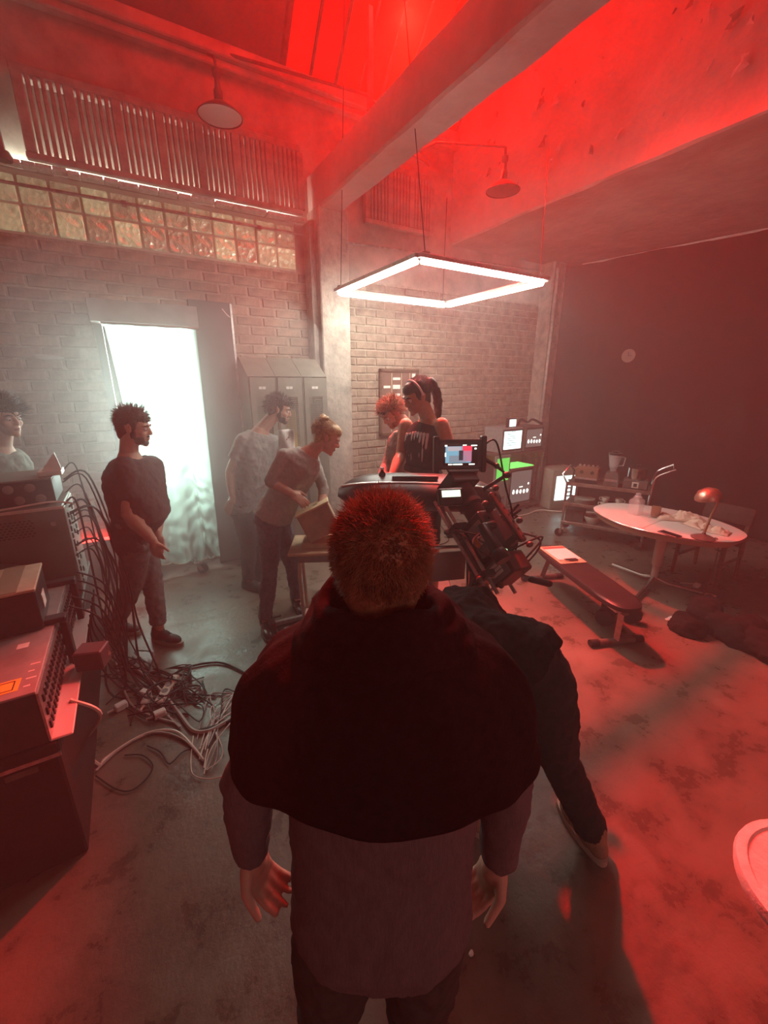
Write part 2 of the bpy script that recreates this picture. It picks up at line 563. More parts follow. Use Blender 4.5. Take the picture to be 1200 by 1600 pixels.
# added unseen strip for the light leaking through the frieze slots
leak_strip = thing('frieze_fill_strip', 'long white glowing strip added unseen behind the slotted frieze to light its slots', 'strip light', (0, 0, 0))
MB().bb(-1.2, 1.80, W - 0.05, W - 0.012, 3.525, 3.54).build('channel', M_ALU, leak_strip, smooth=False)
MB().bb(-1.2, 1.80, W - 0.045, W - 0.017, 3.541, 3.553).build('diffuser', glow('strip_glow', (0.86, 1.0, 0.84), 30.0), leak_strip, smooth=False)
# crumbling plaster ledge below the frieze
lg = MB()
x = -1.3
while x < 1.84:
    w = random.uniform(0.08, 0.22)
    lg.box((x + w / 2, W - 0.075 - random.uniform(0, .012), 3.522 + random.uniform(-.008, .004)), (w * 0.98, 0.10, 0.03), Euler((random.uniform(-.06, .06), 0, random.uniform(-.03, .03))), 0.005)
    x += w
struct('trim_3', lg, mat('chalky_ledge', (0.66, 0.64, 0.58), 0.8, noise=(30, 0.2), bump=(30, 0.6)), smooth=False)

# cornice, column, beams, soffit
c = MB()
c.bb(-3.4, 3.85, W - 0.14, W, 4.62, 4.72, bev=0.01)
c.bb(-3.4, 3.85, W - 0.09, W, 4.56, 4.62, bev=0.01)
struct('trim_4', c, M_PLASTER, smooth=False)
col = MB()
col.bb(1.93, 2.27, 4.50, W, 0, 3.62, bev=0.012)
col.bb(1.875, 1.93, 4.60, W, 0, 3.50, bev=0.006)
struct('column', col, M_CONC_COL, smooth=False)
def rough_beam(name, x0, x1, y0, y1, z0, z1, m):
    mb = MB()
    n = 60
    rings = []
    for i in range(n + 1):
        y = y0 + (y1 - y0) * i / n
        j = lambda s: 0.012 * mnoise.noise(V((s * 3.1, y * 3.0, s)))
        ch = 0.02
        rings.append([V((x0 + j(1), y, z1)), V((x0 + j(2), y, z0 + ch + j(3))), V((x0 + ch + j(4), y, z0 + j(5))),
                      V((x1 - ch + j(6), y, z0 + j(7))), V((x1 + j(8), y, z0 + ch + j(9))), V((x1 + j(10), y, z1))])
    mb.loft(rings)
    return struct(name, mb, m, smooth=False)
rough_beam('beam_1', 1.95, 2.22, -3.2, 4.78, 3.60, 3.93, M_PEEL)
# tall peeling side face and flat soffit over the right half
rough_beam('soffit_right', 3.86, 7.5, -3.2, 4.78, 3.60, 6.7, M_PEEL)
# peeled paint flakes on the tall face
M_FLAKE = mat('paint_flake', (0.46, 0.40, 0.38), 0.6, noise=(30, 0.2))
M_BARE = mat('bare_patch', (0.22, 0.17, 0.15), 0.9, noise=(20, 0.3))
for i in range(95):
    y = random.uniform(0.9, 4.3); z = random.uniform(3.85, 5.1)
    a = random.uniform(0, 6.28); s = random.uniform(0.015, 0.075)
    pts = []
    nn = 7
    for k in range(nn):
        t = 2 * math.pi * k / nn
        rr_ = s * random.uniform(0.5, 1.2)
        p = V((0, math.cos(t) * rr_ * 0.45, math.sin(t) * rr_))
        p = Matrix.Rotation(random.choice((0.5, -0.4, 0.9)), 3, 'X') @ p
        pts.append(p)
    mb = MB()
    ctr = V((3.85 - random.uniform(0.012, 0.03), y, z))
    mb.v = [ctr + p + V((random.uniform(-.012, .0), 0, 0)) for p in pts] + [ctr + V((-0.015, 0, 0))]
    for k in range(nn):
        mb.face((k, (k + 1) % nn, nn))
    o = mb.build('paint_flake', M_FLAKE if i % 3 else M_BARE, bpy.data.objects['soffit_right'], smooth=False)

# roof: dark lining on the left, red-gelled roof light on the right
def roof_pt(x, t):          # t 0 at the wall, 1 at the ridge
    return V((x, W - 0.02 - 1.9 * t, 4.72 + 2.0 * t))
rl = MB()
for (xa, xb) in ((-3.5, 1.74),):
    a, b, c_, d = roof_pt(xa, 0), roof_pt(xb, 0), roof_pt(xb, 1), roof_pt(xa, 1)
    up_ = V((0, 0, 0.1))
    rl.loft([[a, b, c_, d], [a + up_, b + up_, c_ + up_, d + up_]])
struct('roof_lining', rl, M_ROOF, smooth=False)
struct('ceiling', MB().bb(-3.6, 7.6, -3.4, W - 1.9, 6.7, 6.8), M_ROOF, smooth=False)
sky_g = MB()
window_2 = struct('window_2', MB().tube([roof_pt(1.74, 0), roof_pt(1.74, 1)], 0.03, 6).tube([roof_pt(1.7, 0.0), roof_pt(3.86, 0.0)], 0.03, 6), M_STEEL_DK, smooth=False)
xs = [1.76, 2.02, 2.28, 2.54, 2.80, 3.06, 3.32, 3.58, 3.84]
reds = [0.55, 0.42, 0.9, 0.75, 1.1, 1.0, 1.1, 1.0]
for i in range(8):
    p = MB()
    a, b = xs[i] + 0.018, xs[i + 1] - 0.018
    q = [roof_pt(a, 0.01), roof_pt(b, 0.01), roof_pt(b, 1), roof_pt(a, 1)]
    w_ = V((0, 0.01, 0.012))
    p.loft([q, [k + w_ for k in q]])
    p.build('pane', glow('red_gel_pane_%d' % i, (1.0, 0.004, 0.0), reds[i] * 1.6), window_2, smooth=False)
    MB().tube([roof_pt(xs[i + 1], 0), roof_pt(xs[i + 1], 1)], 0.018 if i % 2 else 0.011, 6).build('glazing_bar', M_STEEL_DK, window_2, smooth=False)
# vertical steel post and tie rods of the roof light
tr = thing('steel_post', 'dark steel post with tie rods below the red roof light', 'post', (2.46, 4.35, 3.93))
MB().bb(-0.025, 0.025, -0.025, 0.025, 0, 2.2, bev=0.004).build('post', M_STEEL_DK, tr, smooth=False)
MB().tube([(0, 0, 0.62), (-1.36, 0.36, 0.73)], 0.014, 8).build('tie_rod', M_STEEL_DK, tr)
MB().tube([(0, 0, 0.60), (0.5, -0.3, 0.10)], 0.009, 8).build('tie_rod', M_STEEL_DK, tr)
MB().tube([(0, 0, 0.36), (0.5, -0.3, 0.06)], 0.009, 8).build('tie_rod', M_STEEL_DK, tr)

# red lamp head hung below the roof light
lh = thing('lamp_head', 'glaring red film lamp up in the roof light at the top of the picture', 'lamp', (2.56, 4.10, 5.25))
MB().ell((0, 0, 0), (0.10, 0.10, 0.07), None, 20, 14).build('bulb', glow('hot_bulb', (1.0, 0.22, 0.16), 5.0), lh)
MB().lathe([(0.05, 0.05), (0.11, 0.03), (0.125, 0.05), (0.12, 0.14), (0.05, 0.18), (0.0, 0.18)], n=24).build('housing', M_STEEL_DK, lh)
MB().tube([(0, 0, 0.17), (0, -0.05, 0.45)], 0.012, 8).build('stem', M_STEEL_DK, lh)

# conduit pipes
pipe = thing('conduit_pipe', 'thin grey conduit pipe running along the glass tile band', 'pipe', (0, 0, 0))
MB().tube([(-1.6, W - 0.06, 3.385), (0.4, W - 0.062, 3.39), (2.0, W - 0.06, 3.40)], 0.013, 8).build('pipe', M_PIPE, pipe)
for x in (-0.9, 0.25, 1.4):
    MB().bb(x - 0.02, x + 0.02, W - 0.078, W - 0.0, 3.37, 3.41, bev=0.004).build('bracket', M_PIPE, pipe, smooth=False)
p2 = thing('conduit_pipe', 'vertical conduit with a junction box above the glass tiles at the left edge', 'pipe', (0, 0, 0))
MB().tube([(-0.52, W - 0.13, 4.1), (-0.50, W - 0.13, 3.60), (-0.50, W - 0.14, 3.56)], 0.02, 8).build('pipe', M_STEEL_DK, p2)
MB().lathe([(0.0, 0), (0.05, 0), (0.055, 0.03), (0.04, 0.06), (0, 0.065)], (-0.50, W - 0.14, 3.50), 16).build('junction_box', M_STEEL_DK, p2)
MB().tube([(-1.6, W - 0.13, 3.545), (-0.55, W - 0.14, 3.535)], 0.018, 8).build('pipe', M_PIPE, p2)
p3_ = tag(MB().tube([(2.20, W - 0.05, 3.40), (3.0, W - 0.05, 3.43), (5.8, W - 0.05, 3.50)], 0.012, 8).build('conduit_pipe', M_PIPE), 'thin conduit pipe high on the brick wall right of the column', 'pipe')

# pendant lamps with enamel shades
def pendant(loc, label, s=1.0, face=(0.62, 0.58, 0.54)):
    t = thing('pendant_lamp', label, 'lamp', loc)
    sh = MB().lathe([(0.035, 0.10), (0.05, 0.095), (0.09, 0.07), (0.165, 0.02), (0.185, 0.0), (0.180, -0.006), (0.16, 0.014), (0.085, 0.06), (0.03, 0.082)], n=32)
    sh.xf(Matrix.Scale(s, 4)).build('shade', mat('dark_enamel', (0.05, 0.045, 0.04), 0.35), t)
    MB().lathe([(0.0, 0.055), (0.10, 0.05), (0.165, 0.008), (0.172, 0.002), (0.16, 0.0), (0, -0.008)], n=32).xf(Matrix.Scale(s, 4)).build('diffuser', mat('milky_glass', face, 0.35), t)
    MB().lathe([(0.03, 0.09), (0.036, 0.10), (0.036, 0.17), (0.025, 0.19), (0.02, 0.25), (0.035, 0.27), (0.035, 0.31), (0.015, 0.33)], n=18).xf(Matrix.Scale(s, 4)).build('socket', M_STEEL_DK, t)
    return t
pl = pendant((1.05, 4.42, 4.06), 'enamel pendant lamp with a milky glass face below the cornice')
MB().tube([(0, 0, 0.32), (0, 0.02, 0.40), (0.0, 0.24, 0.53)], 0.012, 8).build('stem', M_STEEL_DK, pl)
pl2 = pendant((3.30, 3.35, 3.62), 'dark enamel pendant lamp hanging in the red bay behind the square light', 0.85, (0.10, 0.07, 0.06))
MB().tube([(0, 0, 0.27), (0, 0, 0.33)] + [(0, 0.0, 0.34), (-0.45, 0.45, 0.44)], 0.012, 8).build('stem', M_STEEL_DK, pl2)
MB().tube([(-0.45, 0.45, 0.44), (-0.60, 1.40, 0.5)], 0.012, 8).build('arm', M_STEEL_DK, pl2)

# square LED tube light hung on wires
sq = thing('square_led_light', 'square frame of glowing white LED tubes hanging level from thin wires', 'light', (2.55, 3.34, 2.75))
for (dx, dy, lx, ly) in ((-0.655, 0, 0.034, 1.31), (0.655, 0, 0.034, 1.31), (0, -0.655, 1.31, 0.034), (0, 0.655, 1.31, 0.034)):
    MB().box((dx, dy, 0.008), (lx + 0.03 if lx > 1 else 0.086, ly + 0.03 if ly > 1 else 0.086, 0.030), None, 0.003).build('housing', M_ALU, sq, smooth=False)  # housing lip widened past the tube to block its upward light
    MB().box((dx, dy, -0.020), (lx - (0.05 if lx > 1 else 0), ly - (0.05 if ly > 1 else 0), 0.028), None, 0.004).build('tube', M_LED, sq, smooth=False)
for (dx, dy, tx, ty) in ((-0.6, -0.655, -0.45, 0.0), (0.655, -0.6, 0.9, -0.35), (-0.655, 0.6, -0.4, 0.9), (0.6, 0.655, 0.8, 0.9)):
    MB().tube([(dx, dy, 0.02), (tx, ty, 2.35 if tx < 0.5 else 1.1)], 0.0035, 5).build('wire', M_RUBBER, sq)
    MB().box((dx, dy, 0.03), (0.05, 0.05, 0.025), None, 0.004).build('clip', M_STEEL_DK, sq, smooth=False)

# doorway: frame board, dark leaf, backlit curtain
df = thing('door_header', 'grey board across the top of the bright doorway', 'board', (0, 0, 0))
MB().bb(-0.16, 0.70, 4.56, 4.60, 2.42, 2.60, bev=0.006).build('board', mat('grey_board', (0.30, 0.30, 0.29), 0.8, noise=(6, 0.2)), df, smooth=False)
MB().bb(-0.16, -0.06, 4.60, W, 2.42, 2.60, bev=0.004).build('bracket', M_WOOD_DK, df, smooth=False)
MB().bb(0.60, 0.70, 4.60, W, 2.42, 2.60, bev=0.004).build('bracket', M_WOOD_DK, df, smooth=False)
leaf = thing('door_leaf', 'tall dark grey door panel standing open right of the bright curtain', 'door', (0.63, 4.565, 0), R(3))
MB().bb(0, 0.39, 0, 0.045, 0.01, 2.66, bev=0.006).build('panel', mat('dark_grey_door', (0.085, 0.088, 0.09), 0.65, noise=(5, 0.25)), leaf, smooth=False)
MB().bb(0.375, 0.395, -0.006, 0.05, 0.02, 2.65).build('edge_strip', M_ALU, leaf, smooth=False)
MB().tube([(0.30, -0.004, 2.60), (0.34, -0.006, 2.55), (0.37, -0.004, 2.53)], 0.006, 6).build('tape', M_PAPER, leaf)
struct('door_1', MB().bb(DOOR_X0 - 0.06, DOOR_X0, W - 0.04, W + 0.3, 0, DOOR_Z).bb(DOOR_X1, DOOR_X1 + 0.06, W - 0.04, W + 0.3, 0, DOOR_Z).bb(DOOR_X0 - 0.06, DOOR_X1 + 0.06, W - 0.04, W + 0.3, DOOR_Z, DOOR_Z + 0.05), mat('door_frame_grey', (0.14, 0.14, 0.14), 0.7), smooth=False)

M_CURT = bpy.data.materials.new('sheer_white_cloth')
M_CURT.use_nodes = True
_nt = M_CURT.node_tree; _nt.nodes.clear()
_o = _nt.nodes.new('ShaderNodeOutputMaterial')
_tl = _nt.nodes.new('ShaderNodeBsdfTranslucent'); _tl.inputs[0].default_value = (0.33, 0.43, 0.38, 1)
_df = _nt.nodes.new('ShaderNodeBsdfDiffuse'); _df.inputs[0].default_value = (0.6, 0.64, 0.62, 1)
_tp = _nt.nodes.new('ShaderNodeBsdfTransparent'); _tp.inputs[0].default_value = (0.9, 1.0, 0.95, 1)
_m1 = _nt.nodes.new('ShaderNodeMixShader'); _m1.inputs[0].default_value = 0.25
_m2 = _nt.nodes.new('ShaderNodeMixShader'); _m2.inputs[0].default_value = 0.20
_nt.links.new(_tl.outputs[0], _m1.inputs[1]); _nt.links.new(_df.outputs[0], _m1.inputs[2])
_nt.links.new(_m1.outputs[0], _m2.inputs[1]); _nt.links.new(_tp.outputs[0], _m2.inputs[2])
_nt.links.new(_m2.outputs[0], _o.inputs[0])
def curt(u, v):
    # v 0 top .. 1 bottom; a pulled seam runs down the middle, creases fan out from it
    z = 2.40 - v * (2.25 + 0.02 * u)
    xl = -0.06 + 0.10 * max(0, v) ** 0.8 ; xr = 0.665 - 0.04 * v
    x = xl + (xr - xl) * u
    s = 0.62 + 0.18 * v
    k = max(0, (v - 0.25)) * 1.2
    d = abs(u - s)
    y = 4.52 + 0.02 * math.sin(u * 21 + 3 * v) * (0.3 + v)
    y += k * 0.060 * math.exp(-d * 6) * math.sin(38 * (v * 1.6 - d * 0.9) + 4 * math.sin(9 * v) + 5 * mnoise.noise(V((u * 5, v * 7, 3.3)))) * (0.5 + 0.9 * abs(mnoise.noise(V((u * 3, v * 11, 8.0)))))
    y += k * 0.045 * math.exp(-(d / 0.025) ** 2)
    y += 0.035 * k * mnoise.noise(V((u * 9, v * 22, 1.3)))
    z -= 0.035 * math.sin(u * 3.1) * v
    return (x, y, z)
cu = thing('backlit_curtain', 'glowing white sheer curtain hanging in the doorway with creases down a seam', 'curtain', (0, 0, 0))
MB().grid(curt, 110, 200).build('cloth', M_CURT, cu, angle=180)
MB().tube([curt(u / 40, 1.0) for u in range(41)], 0.012, 6).build('hem', mat('cloth_hem', (0.42, 0.45, 0.38), 0.8), cu)
MB().tube([(-0.08, 4.53, 2.405), (0.69, 4.53, 2.405)], 0.012, 8).build('rail', M_ALU, cu)
# daylight lamp housing and a light grey space beyond the doorway
struct('wall_beyond', MB().bb(-1.6, 2.2, 6.0, 6.1, 0, 3.2).bb(-1.7, -1.6, W + 0.3, 6.1, 0, 3.2).bb(2.2, 2.3, W + 0.3, 6.1, 0, 3.2).bb(-1.7, 2.3, W + 0.3, 6.1, 3.2, 3.3), mat('pale_hall', (0.7, 0.72, 0.7), 0.8), smooth=False)
# castor of the rolling stand behind the curtain
ca = thing('rolling_stand', 'rolling stand whose castor shows under the bright curtain hem', 'stand', (0.40, 4.42, 0))
MB().lathe([(0.02, -0.016), (0.052, -0.016), (0.055, -0.01), (0.055, 0.01), (0.052, 0.016), (0.02, 0.016)], (0, 0, 0), 20, Matrix.Rotation(R(90), 3, 'X')).xf(Matrix.Translation((0.03, 0, 0.055))).build('wheel', M_RUBBER, ca)
MB().box((0.0, -0.024, 0.085), (0.035, 0.006, 0.09), Euler((0, R(-25), 0))).box((0.0, 0.024, 0.085), (0.035, 0.006, 0.09), Euler((0, R(-25), 0))).box((-0.02, 0, 0.13), (0.06, 0.06, 0.012), None, 0.003).build('fork', M_CHROME, ca, smooth=False)
MB().box((0.055, 0, 0.115), (0.05, 0.03, 0.008), Euler((0, R(20), 0)), 0.002).build('brake', M_BLACK, ca, smooth=False)
MB().tube([(-0.02, 0.0, 0.135), (-0.02, 0.16, 0.15), (-0.02, 0.2, 1.2)], 0.015, 8).build('upright', M_CHROME, ca)

# small smear of plaster on the wall left of the doorway
pm = MB().ell((0, 0, 0), (0.10, 0.012, 0.022)).ell((-0.05, -0.002, 0.01), (0.05, 0.012, 0.015)).ell((0.06, -0.002, -0.004), (0.06, 0.010, 0.012))
tag(pm.build('wall_bracket', mat('dusty_grey', (0.42, 0.41, 0.38), 0.8)), 'small pale smear-like bracket on the brick wall left of the doorway', 'bracket').location = (-0.52, W - 0.03, 2.13)

# red strip lamp above the plinth
rs = thing('red_strip_lamp', 'short red glowing strip lamp on the plinth behind the man in the dark tee', 'lamp', (-0.55, W - 0.06, 0.42))
MB().bb(-0.8, 0.42, -0.02, 0.02, 0.0, 0.015).build('channel', M_ALU, rs, smooth=False)
MB().bb(-0.8, 0.42, -0.016, 0.012, 0.015, 0.035).build('tube', glow('red_strip_glow', (1.0, 0.02, 0.015), 16.0), rs, smooth=False)

# black drape on the right with its rail, pilaster in the corner
def drape(u, v):
    a = V((5.93, 4.62)); b = V((6.75, 1.2)); c2 = V((7.1, -1.2))
    t = u * 1.6
    p = a.lerp(b, t) if t < 1 else b.lerp(c2, (t - 1) / 0.6)
    z = 3.56 - v * 3.55
    bul = 0.10 * math.sin(v * 3.1) * max(0, 1 - u * 8)
    fold = 0.035 * math.sin(u * 70 + 2.2 * math.sin(v * 2.1 + u * 6)) * (0.4 + 0.6 * v) + 0.03 * math.sin(u * 23 + v)
    return (p.x + fold + bul * 0.3, p.y + fold * 0.25 + bul - 0.12 * v * max(0, 1 - u * 8), z)
dr = thing('black_drape', 'large black cloth drape hung along the right side from floor to soffit', 'drape', (0, 0, 0))
MB().grid(drape, 200, 50).build('cloth', mat('black_duvetyne', (0.016, 0.012, 0.012), 0.95, noise=(6, 0.3), sheen=0.15), dr, angle=180)
MB().tube([(6.03, 4.4, 3.57), (6.72, 1.25, 3.57), (7.1, -1.2, 3.57)], 0.014, 8).build('rail', M_WHITE, dr)
ck = thing('round_badge', 'small round pale disc pinned on the black drape', 'disc', (6.12, 3.55, 2.28), R(-77))
MB().lathe([(0, 0), (0.085, 0), (0.09, 0.01), (0.085, 0.018), (0, 0.018)], n=28, M=Matrix.Rotation(R(90), 3, 'X')).build('rim', mat('tarnished', (0.24, 0.16, 0.14), 0.6), ck)
MB().box((0, -0.022, 0.025), (0.008, 0.004, 0.05)).box((0.02, -0.022, 0.0), (0.04, 0.004, 0.007)).build('hands', M_BLACK, ck, smooth=False)
pil = MB()
pil.bb(5.62, 5.90, 4.56, W, 0, 3.62, bev=0.02)
pil.bb(5.90, 6.2, 4.70, W, 0, 3.62)
struct('column', pil, M_CONC_COL, smooth=False)
struct('trim_5', MB().tube([(5.60, 4.50, 0.1), (5.66, 4.52, 3.5)], 0.03, 10), M_PIPE)

# ================================================================== PEOPLE
TMP = bpy.data.scenes.new('tmp_remesh')
CLOUDS = {}
def remesh(mb, voxel, smooth_it=6, disp=None, decim=None):
    me = bpy.data.meshes.new('tmp')
    me.from_pydata([tuple(p) for p in mb.v], [], mb.f)
    bm = bmesh.new(); bm.from_mesh(me)
    bmesh.ops.recalc_face_normals(bm, faces=bm.faces)
    bm.to_mesh(me); bm.free()
    o = bpy.data.objects.new('tmp', me)
    TMP.collection.objects.link(o)
    m = o.modifiers.new('r', 'REMESH'); m.mode = 'VOXEL'; m.voxel_size = voxel; m.use_smooth_shade = True
    if smooth_it:
        s = o.modifiers.new('s', 'SMOOTH'); s.factor = 0.5; s.iterations = smooth_it
    if disp:
        for (size, strength) in disp:
            if size not in CLOUDS:
                t = bpy.data.textures.new('clouds', 'CLOUDS'); t.noise_scale = size; t.noise_depth = 2; CLOUDS[size] = t
            d = o.modifiers.new('d', 'DISPLACE'); d.texture = CLOUDS[size]; d.texture_coords = 'LOCAL'; d.strength = strength; d.mid_level = 0.5
    vl = TMP.view_layers[0]
    vl.update()
    ev = o.evaluated_get(vl.depsgraph)
    out = bpy.data.meshes.new_from_object(ev)
    bpy.data.objects.remove(o); bpy.data.meshes.remove(me)
    out.materials.clear()
    out.polygons.foreach_set('use_smooth', [True] * len(out.polygons))
    return out

def put(name, me, mats, root, off):
    me.transform(Matrix.Translation(-off))
    for m in (mats if isinstance(mats, (list, tuple)) else [mats]):
        me.materials.append(m)
    me.name = name
    return link(name, me, root)

def ering(c, r, f, hw, hd, n=22, e=2.4):
    out = []
    for k in range(n):
        a = 2 * math.pi * k / n
        ca, sa = math.cos(a), math.sin(a)
        x = math.copysign(abs(ca) ** (2 / e), ca); y = math.copysign(abs(sa) ** (2 / e), sa)
        out.append(c + r * (hw * x) + f * (hd * y))
    return out

def torso(J, D, infl=0.0, lo=-0.12, hi=1.0, belly=0.0):
    """elliptical rings from crotch to neck base"""
    pel, ch, nk = J['pelvis'], J['chest'], J['neck']
    rh = (J['hipR'] - J['hipL']).normalized(); rs = (J['shR'] - J['shL']).normalized()
    s = D['s']
    d0 = (ch - pel).normalized(); d1 = (nk - ch).normalized()
    L0 = (ch - pel).length; L1 = (nk - ch).length
    spec = []
    for (t, hw, hd) in ((-0.12, 0.095, 0.075), (-0.075, 0.15, 0.105), (-0.02, D['hip'], 0.118), (0.05, D['hip'] * 0.97, 0.115)):
        if t >= lo:
            spec.append((pel + d0 * t * s, rh, d0, hw * s, hd * s, 0.0))
    for (t, hw, hd, bl) in ((0.45, D['waist'], 0.102, 1.0), (0.72, (D['waist'] + D['chestw']) / 2, 0.112, 0.7), (1.0, D['chestw'], 0.122, 0.2)):
        p = pel.lerp(ch, t); d = d0.lerp(d1, t * 0.5)
        spec.append((p, rh.lerp(rs, t), d, hw * s, hd * s, bl))
    for (t, hw, hd) in ((0.4, D['chestw'] * 0.98, 0.112), (0.7, D['chestw'] * 0.80, 0.09), (0.9, 0.085, 0.068), (1.08, 0.062, 0.06)):
        if t <= hi + 0.1:
            spec.append((ch.lerp(nk, t), rs, d1, hw * s, hd * s, 0.0))
    rings = []
    for (p, r, d, hw, hd, bl) in spec:
        d = d.normalized(); r = (r - d * r.dot(d)).normalized(); f = d.cross(r)   # f = forward
        rings.append(ering(p + f * (belly * bl * 0.5), r, f, hw + infl, hd + infl + belly * bl * 0.5))
    return rings

def hand(mb, wrist, d, nrm, side, s=1.0, curl=0.5, spread=1.0):
    """palm + five fingers; d points to the knuckles, nrm out of the palm, side +1/-1 puts the thumb"""
    d = d.normalized(); nrm = (nrm - d * nrm.dot(d)).normalized(); x = d.cross(nrm) * side
    M = Matrix((x, d, nrm)).transposed()
    mb.ell(wrist + d * 0.048 * s, (0.040 * s, 0.052 * s, 0.017 * s), M, 14, 10)
    mb.limb([wrist - d * 0.02 * s, wrist + d * 0.03 * s], [0.026 * s, 0.028 * s], 12)
    for i, (ox, ln) in enumerate(((0.030, 0.072), (0.011, 0.082), (-0.009, 0.076), (-0.028, 0.060))):
        p = wrist + d * 0.088 * s + x * ox * s
        fd = (d + x * ox * 2.2 * spread).normalized()
        pts = [p - fd * 0.02 * s, p]
        a = curl * (0.35 + 0.12 * i)
        for k in range(3):
            fd = (fd * math.cos(a) + nrm * math.sin(a)).normalized()
            p = p + fd * ln * s * (0.46, 0.31, 0.23)[k]
            pts.append(p)
        mb.limb(pts, [0.0105 * s, 0.0103 * s, 0.0092 * s, 0.0086 * s, 0.0075 * s], 10)
    t = wrist + d * 0.025 * s + x * 0.030 * s
    td = (d * 0.65 + x * 0.75 + nrm * 0.25).normalized()
    td2 = (d * 0.9 + x * 0.3 + nrm * 0.35 * (0.5 + curl)).normalized()
    mb.limb([t - td * 0.01 * s, t + td * 0.032 * s, t + td * 0.032 * s + td2 * 0.030 * s, t + td * 0.032 * s + td2 * 0.054 * s], [0.0165 * s, 0.0125 * s, 0.0108 * s, 0.009 * s], 10)

def head_matrix(c, fwd, up=V((0, 0, 1))):
    fwd = fwd.normalized(); x = fwd.cross(up).normalized(); z = x.cross(fwd)
    M = Matrix((x, fwd, z)).transposed().to_4x4()
    M.translation = c
    return M

def head_shape(mb, M, s=1.0):
    M3 = M.to_3x3()
    def E(c, r):
        mb.ell(M @ (V(c) * s), tuple(k * s for k in r), M3, 20, 14)
    E((0, -0.012, 0.030), (0.074, 0.096, 0.086))
    E((0, 0.030, -0.030), (0.058, 0.062, 0.078))
    E((0, 0.052, -0.070), (0.040, 0.040, 0.040))
    E((0, 0.080, -0.098), (0.020, 0.018, 0.016))
    E((0, 0.074, 0.028), (0.052, 0.020, 0.013))
    for k in (-1, 1):
        E((0.036 * k, 0.064, -0.022), (0.024, 0.022, 0.022))
        E((0.076 * k, -0.004, -0.004), (0.010, 0.020, 0.031))
        E((0.079 * k, -0.012, 0.006), (0.009, 0.020, 0.022))
    mb.limb([M @ (V((0, 0.086, 0.018)) * s), M @ (V((0, 0.104, -0.012)) * s), M @ (V((0, 0.106, -0.020)) * s)], [0.008 * s, 0.0125 * s, 0.012 * s], 10)
    E((0.011, 0.098, -0.024), (0.008, 0.010, 0.008)); E((-0.011, 0.098, -0.024), (0.008, 0.010, 0.008))
    E((0, 0.088, -0.052), (0.023, 0.012, 0.006)); E((0, 0.086, -0.063), (0.020, 0.012, 0.007))

def hair_strands(mb, M, s, count, length, mode, rnd, rad=0.0016, lift=0.35, cap=0.0):
    """short tapered strands rooted on the scalp"""
    for i in range(count):
        while True:
            p = V((rnd.gauss(0, 1), rnd.gauss(0, 1), rnd.gauss(0, 1))).normalized()
            # scalp: above the hair line in front, down to the nape behind
            line = 0.36 if p.y > 0.25 else (-0.15 - 0.85 * max(0, -p.y) if p.y < 0.1 else 0.10)
            if p.z > line + cap:
                break
        c = V((p.x * 0.078, p.y * 0.100 - 0.012, p.z * 0.092 + 0.030))
        nrm = V((p.x / 0.078, p.y / 0.1, p.z / 0.092)).normalized()
        if mode == 'short':
            comb = V((0.25 * p.x, -0.2 + 0.5 * p.y, -0.9 + 0.9 * max(0, p.z)))
            jit = 0.45
        elif mode == 'top':
            comb = V((0.5 * p.x, -0.15 + 0.4 * p.y, -0.45 + 0.75 * max(0, p.z)))
            jit = 0.8
        elif mode == 'curly':
            comb = V((p.x, p.y, p.z)) * 0.4 + V((0, 0, -0.25))
            jit = 1.1
        else:                       # pulled back
            comb = V((-0.15 * p.x, -1.0, 0.35))
            jit = 0.12
        L = length * rnd.uniform(0.55, 1.25) * (0.55 + 0.6 * max(0.0, p.z) if mode in ('short', 'top') else 1)
        d = (nrm * lift + comb + V((rnd.uniform(-1, 1), rnd.uniform(-1, 1), rnd.uniform(-1, 1))) * jit * 0.5).normalized()
        q = c - nrm * 0.004
        pts = [q]
        for k in range(3):
            d = (d + V((rnd.uniform(-1, 1), rnd.uniform(-1, 1), rnd.uniform(-1, 1))) * jit * 0.38 + comb * 0.15).normalized()
            q = q + d * L / 3
            # keep outside the scalp
            e = V((q.x / 0.080, (q.y + 0.012) / 0.102, (q.z - 0.030) / 0.094))
            if e.length < 1.02:
                e.normalize()
                q = V((e.x * 0.0816, e.y * 0.104 - 0.012, e.z * 0.0959 + 0.030))
            pts.append(q)
        mb.tube([M @ (k * s) for k in pts], [rad * s * 1.15, rad * s, rad * s * 0.8, rad * s * 0.15], 3, cap=False)

def hair_cap(mb, M, s, kind):
    M3 = M.to_3x3()
    def E(c, r):
        mb.ell(M @ (V(c) * s), tuple(k * s for k in r), M3, 20, 14)
    E((0, -0.030, 0.044), (0.0785, 0.088, 0.082))
    E((0, 0.000, 0.070), (0.070, 0.088, 0.056))
    E((0, -0.050, -0.005), (0.070, 0.060, 0.075))
    if kind == 'short':
        for k in (-1, 1):
            E((0.066 * k, 0.012, 0.025), (0.014, 0.028, 0.045))
        E((0, -0.060, -0.055), (0.055, 0.035, 0.04))
    if kind == 'curly':
        rnd = random.Random(3)
        for i in range(70):
            a = rnd.uniform(0, 6.28); z = rnd.uniform(-0.45, 1.0)
            rr = math.sqrt(max(0, 1 - z * z))
            y = math.sin(a) * rr
            if y > 0.35 and z < 0.42:
                continue
            E((math.cos(a) * rr * 0.100, y * 0.118 - 0.026, z * 0.108 + 0.042), (0.032, 0.032, 0.032))

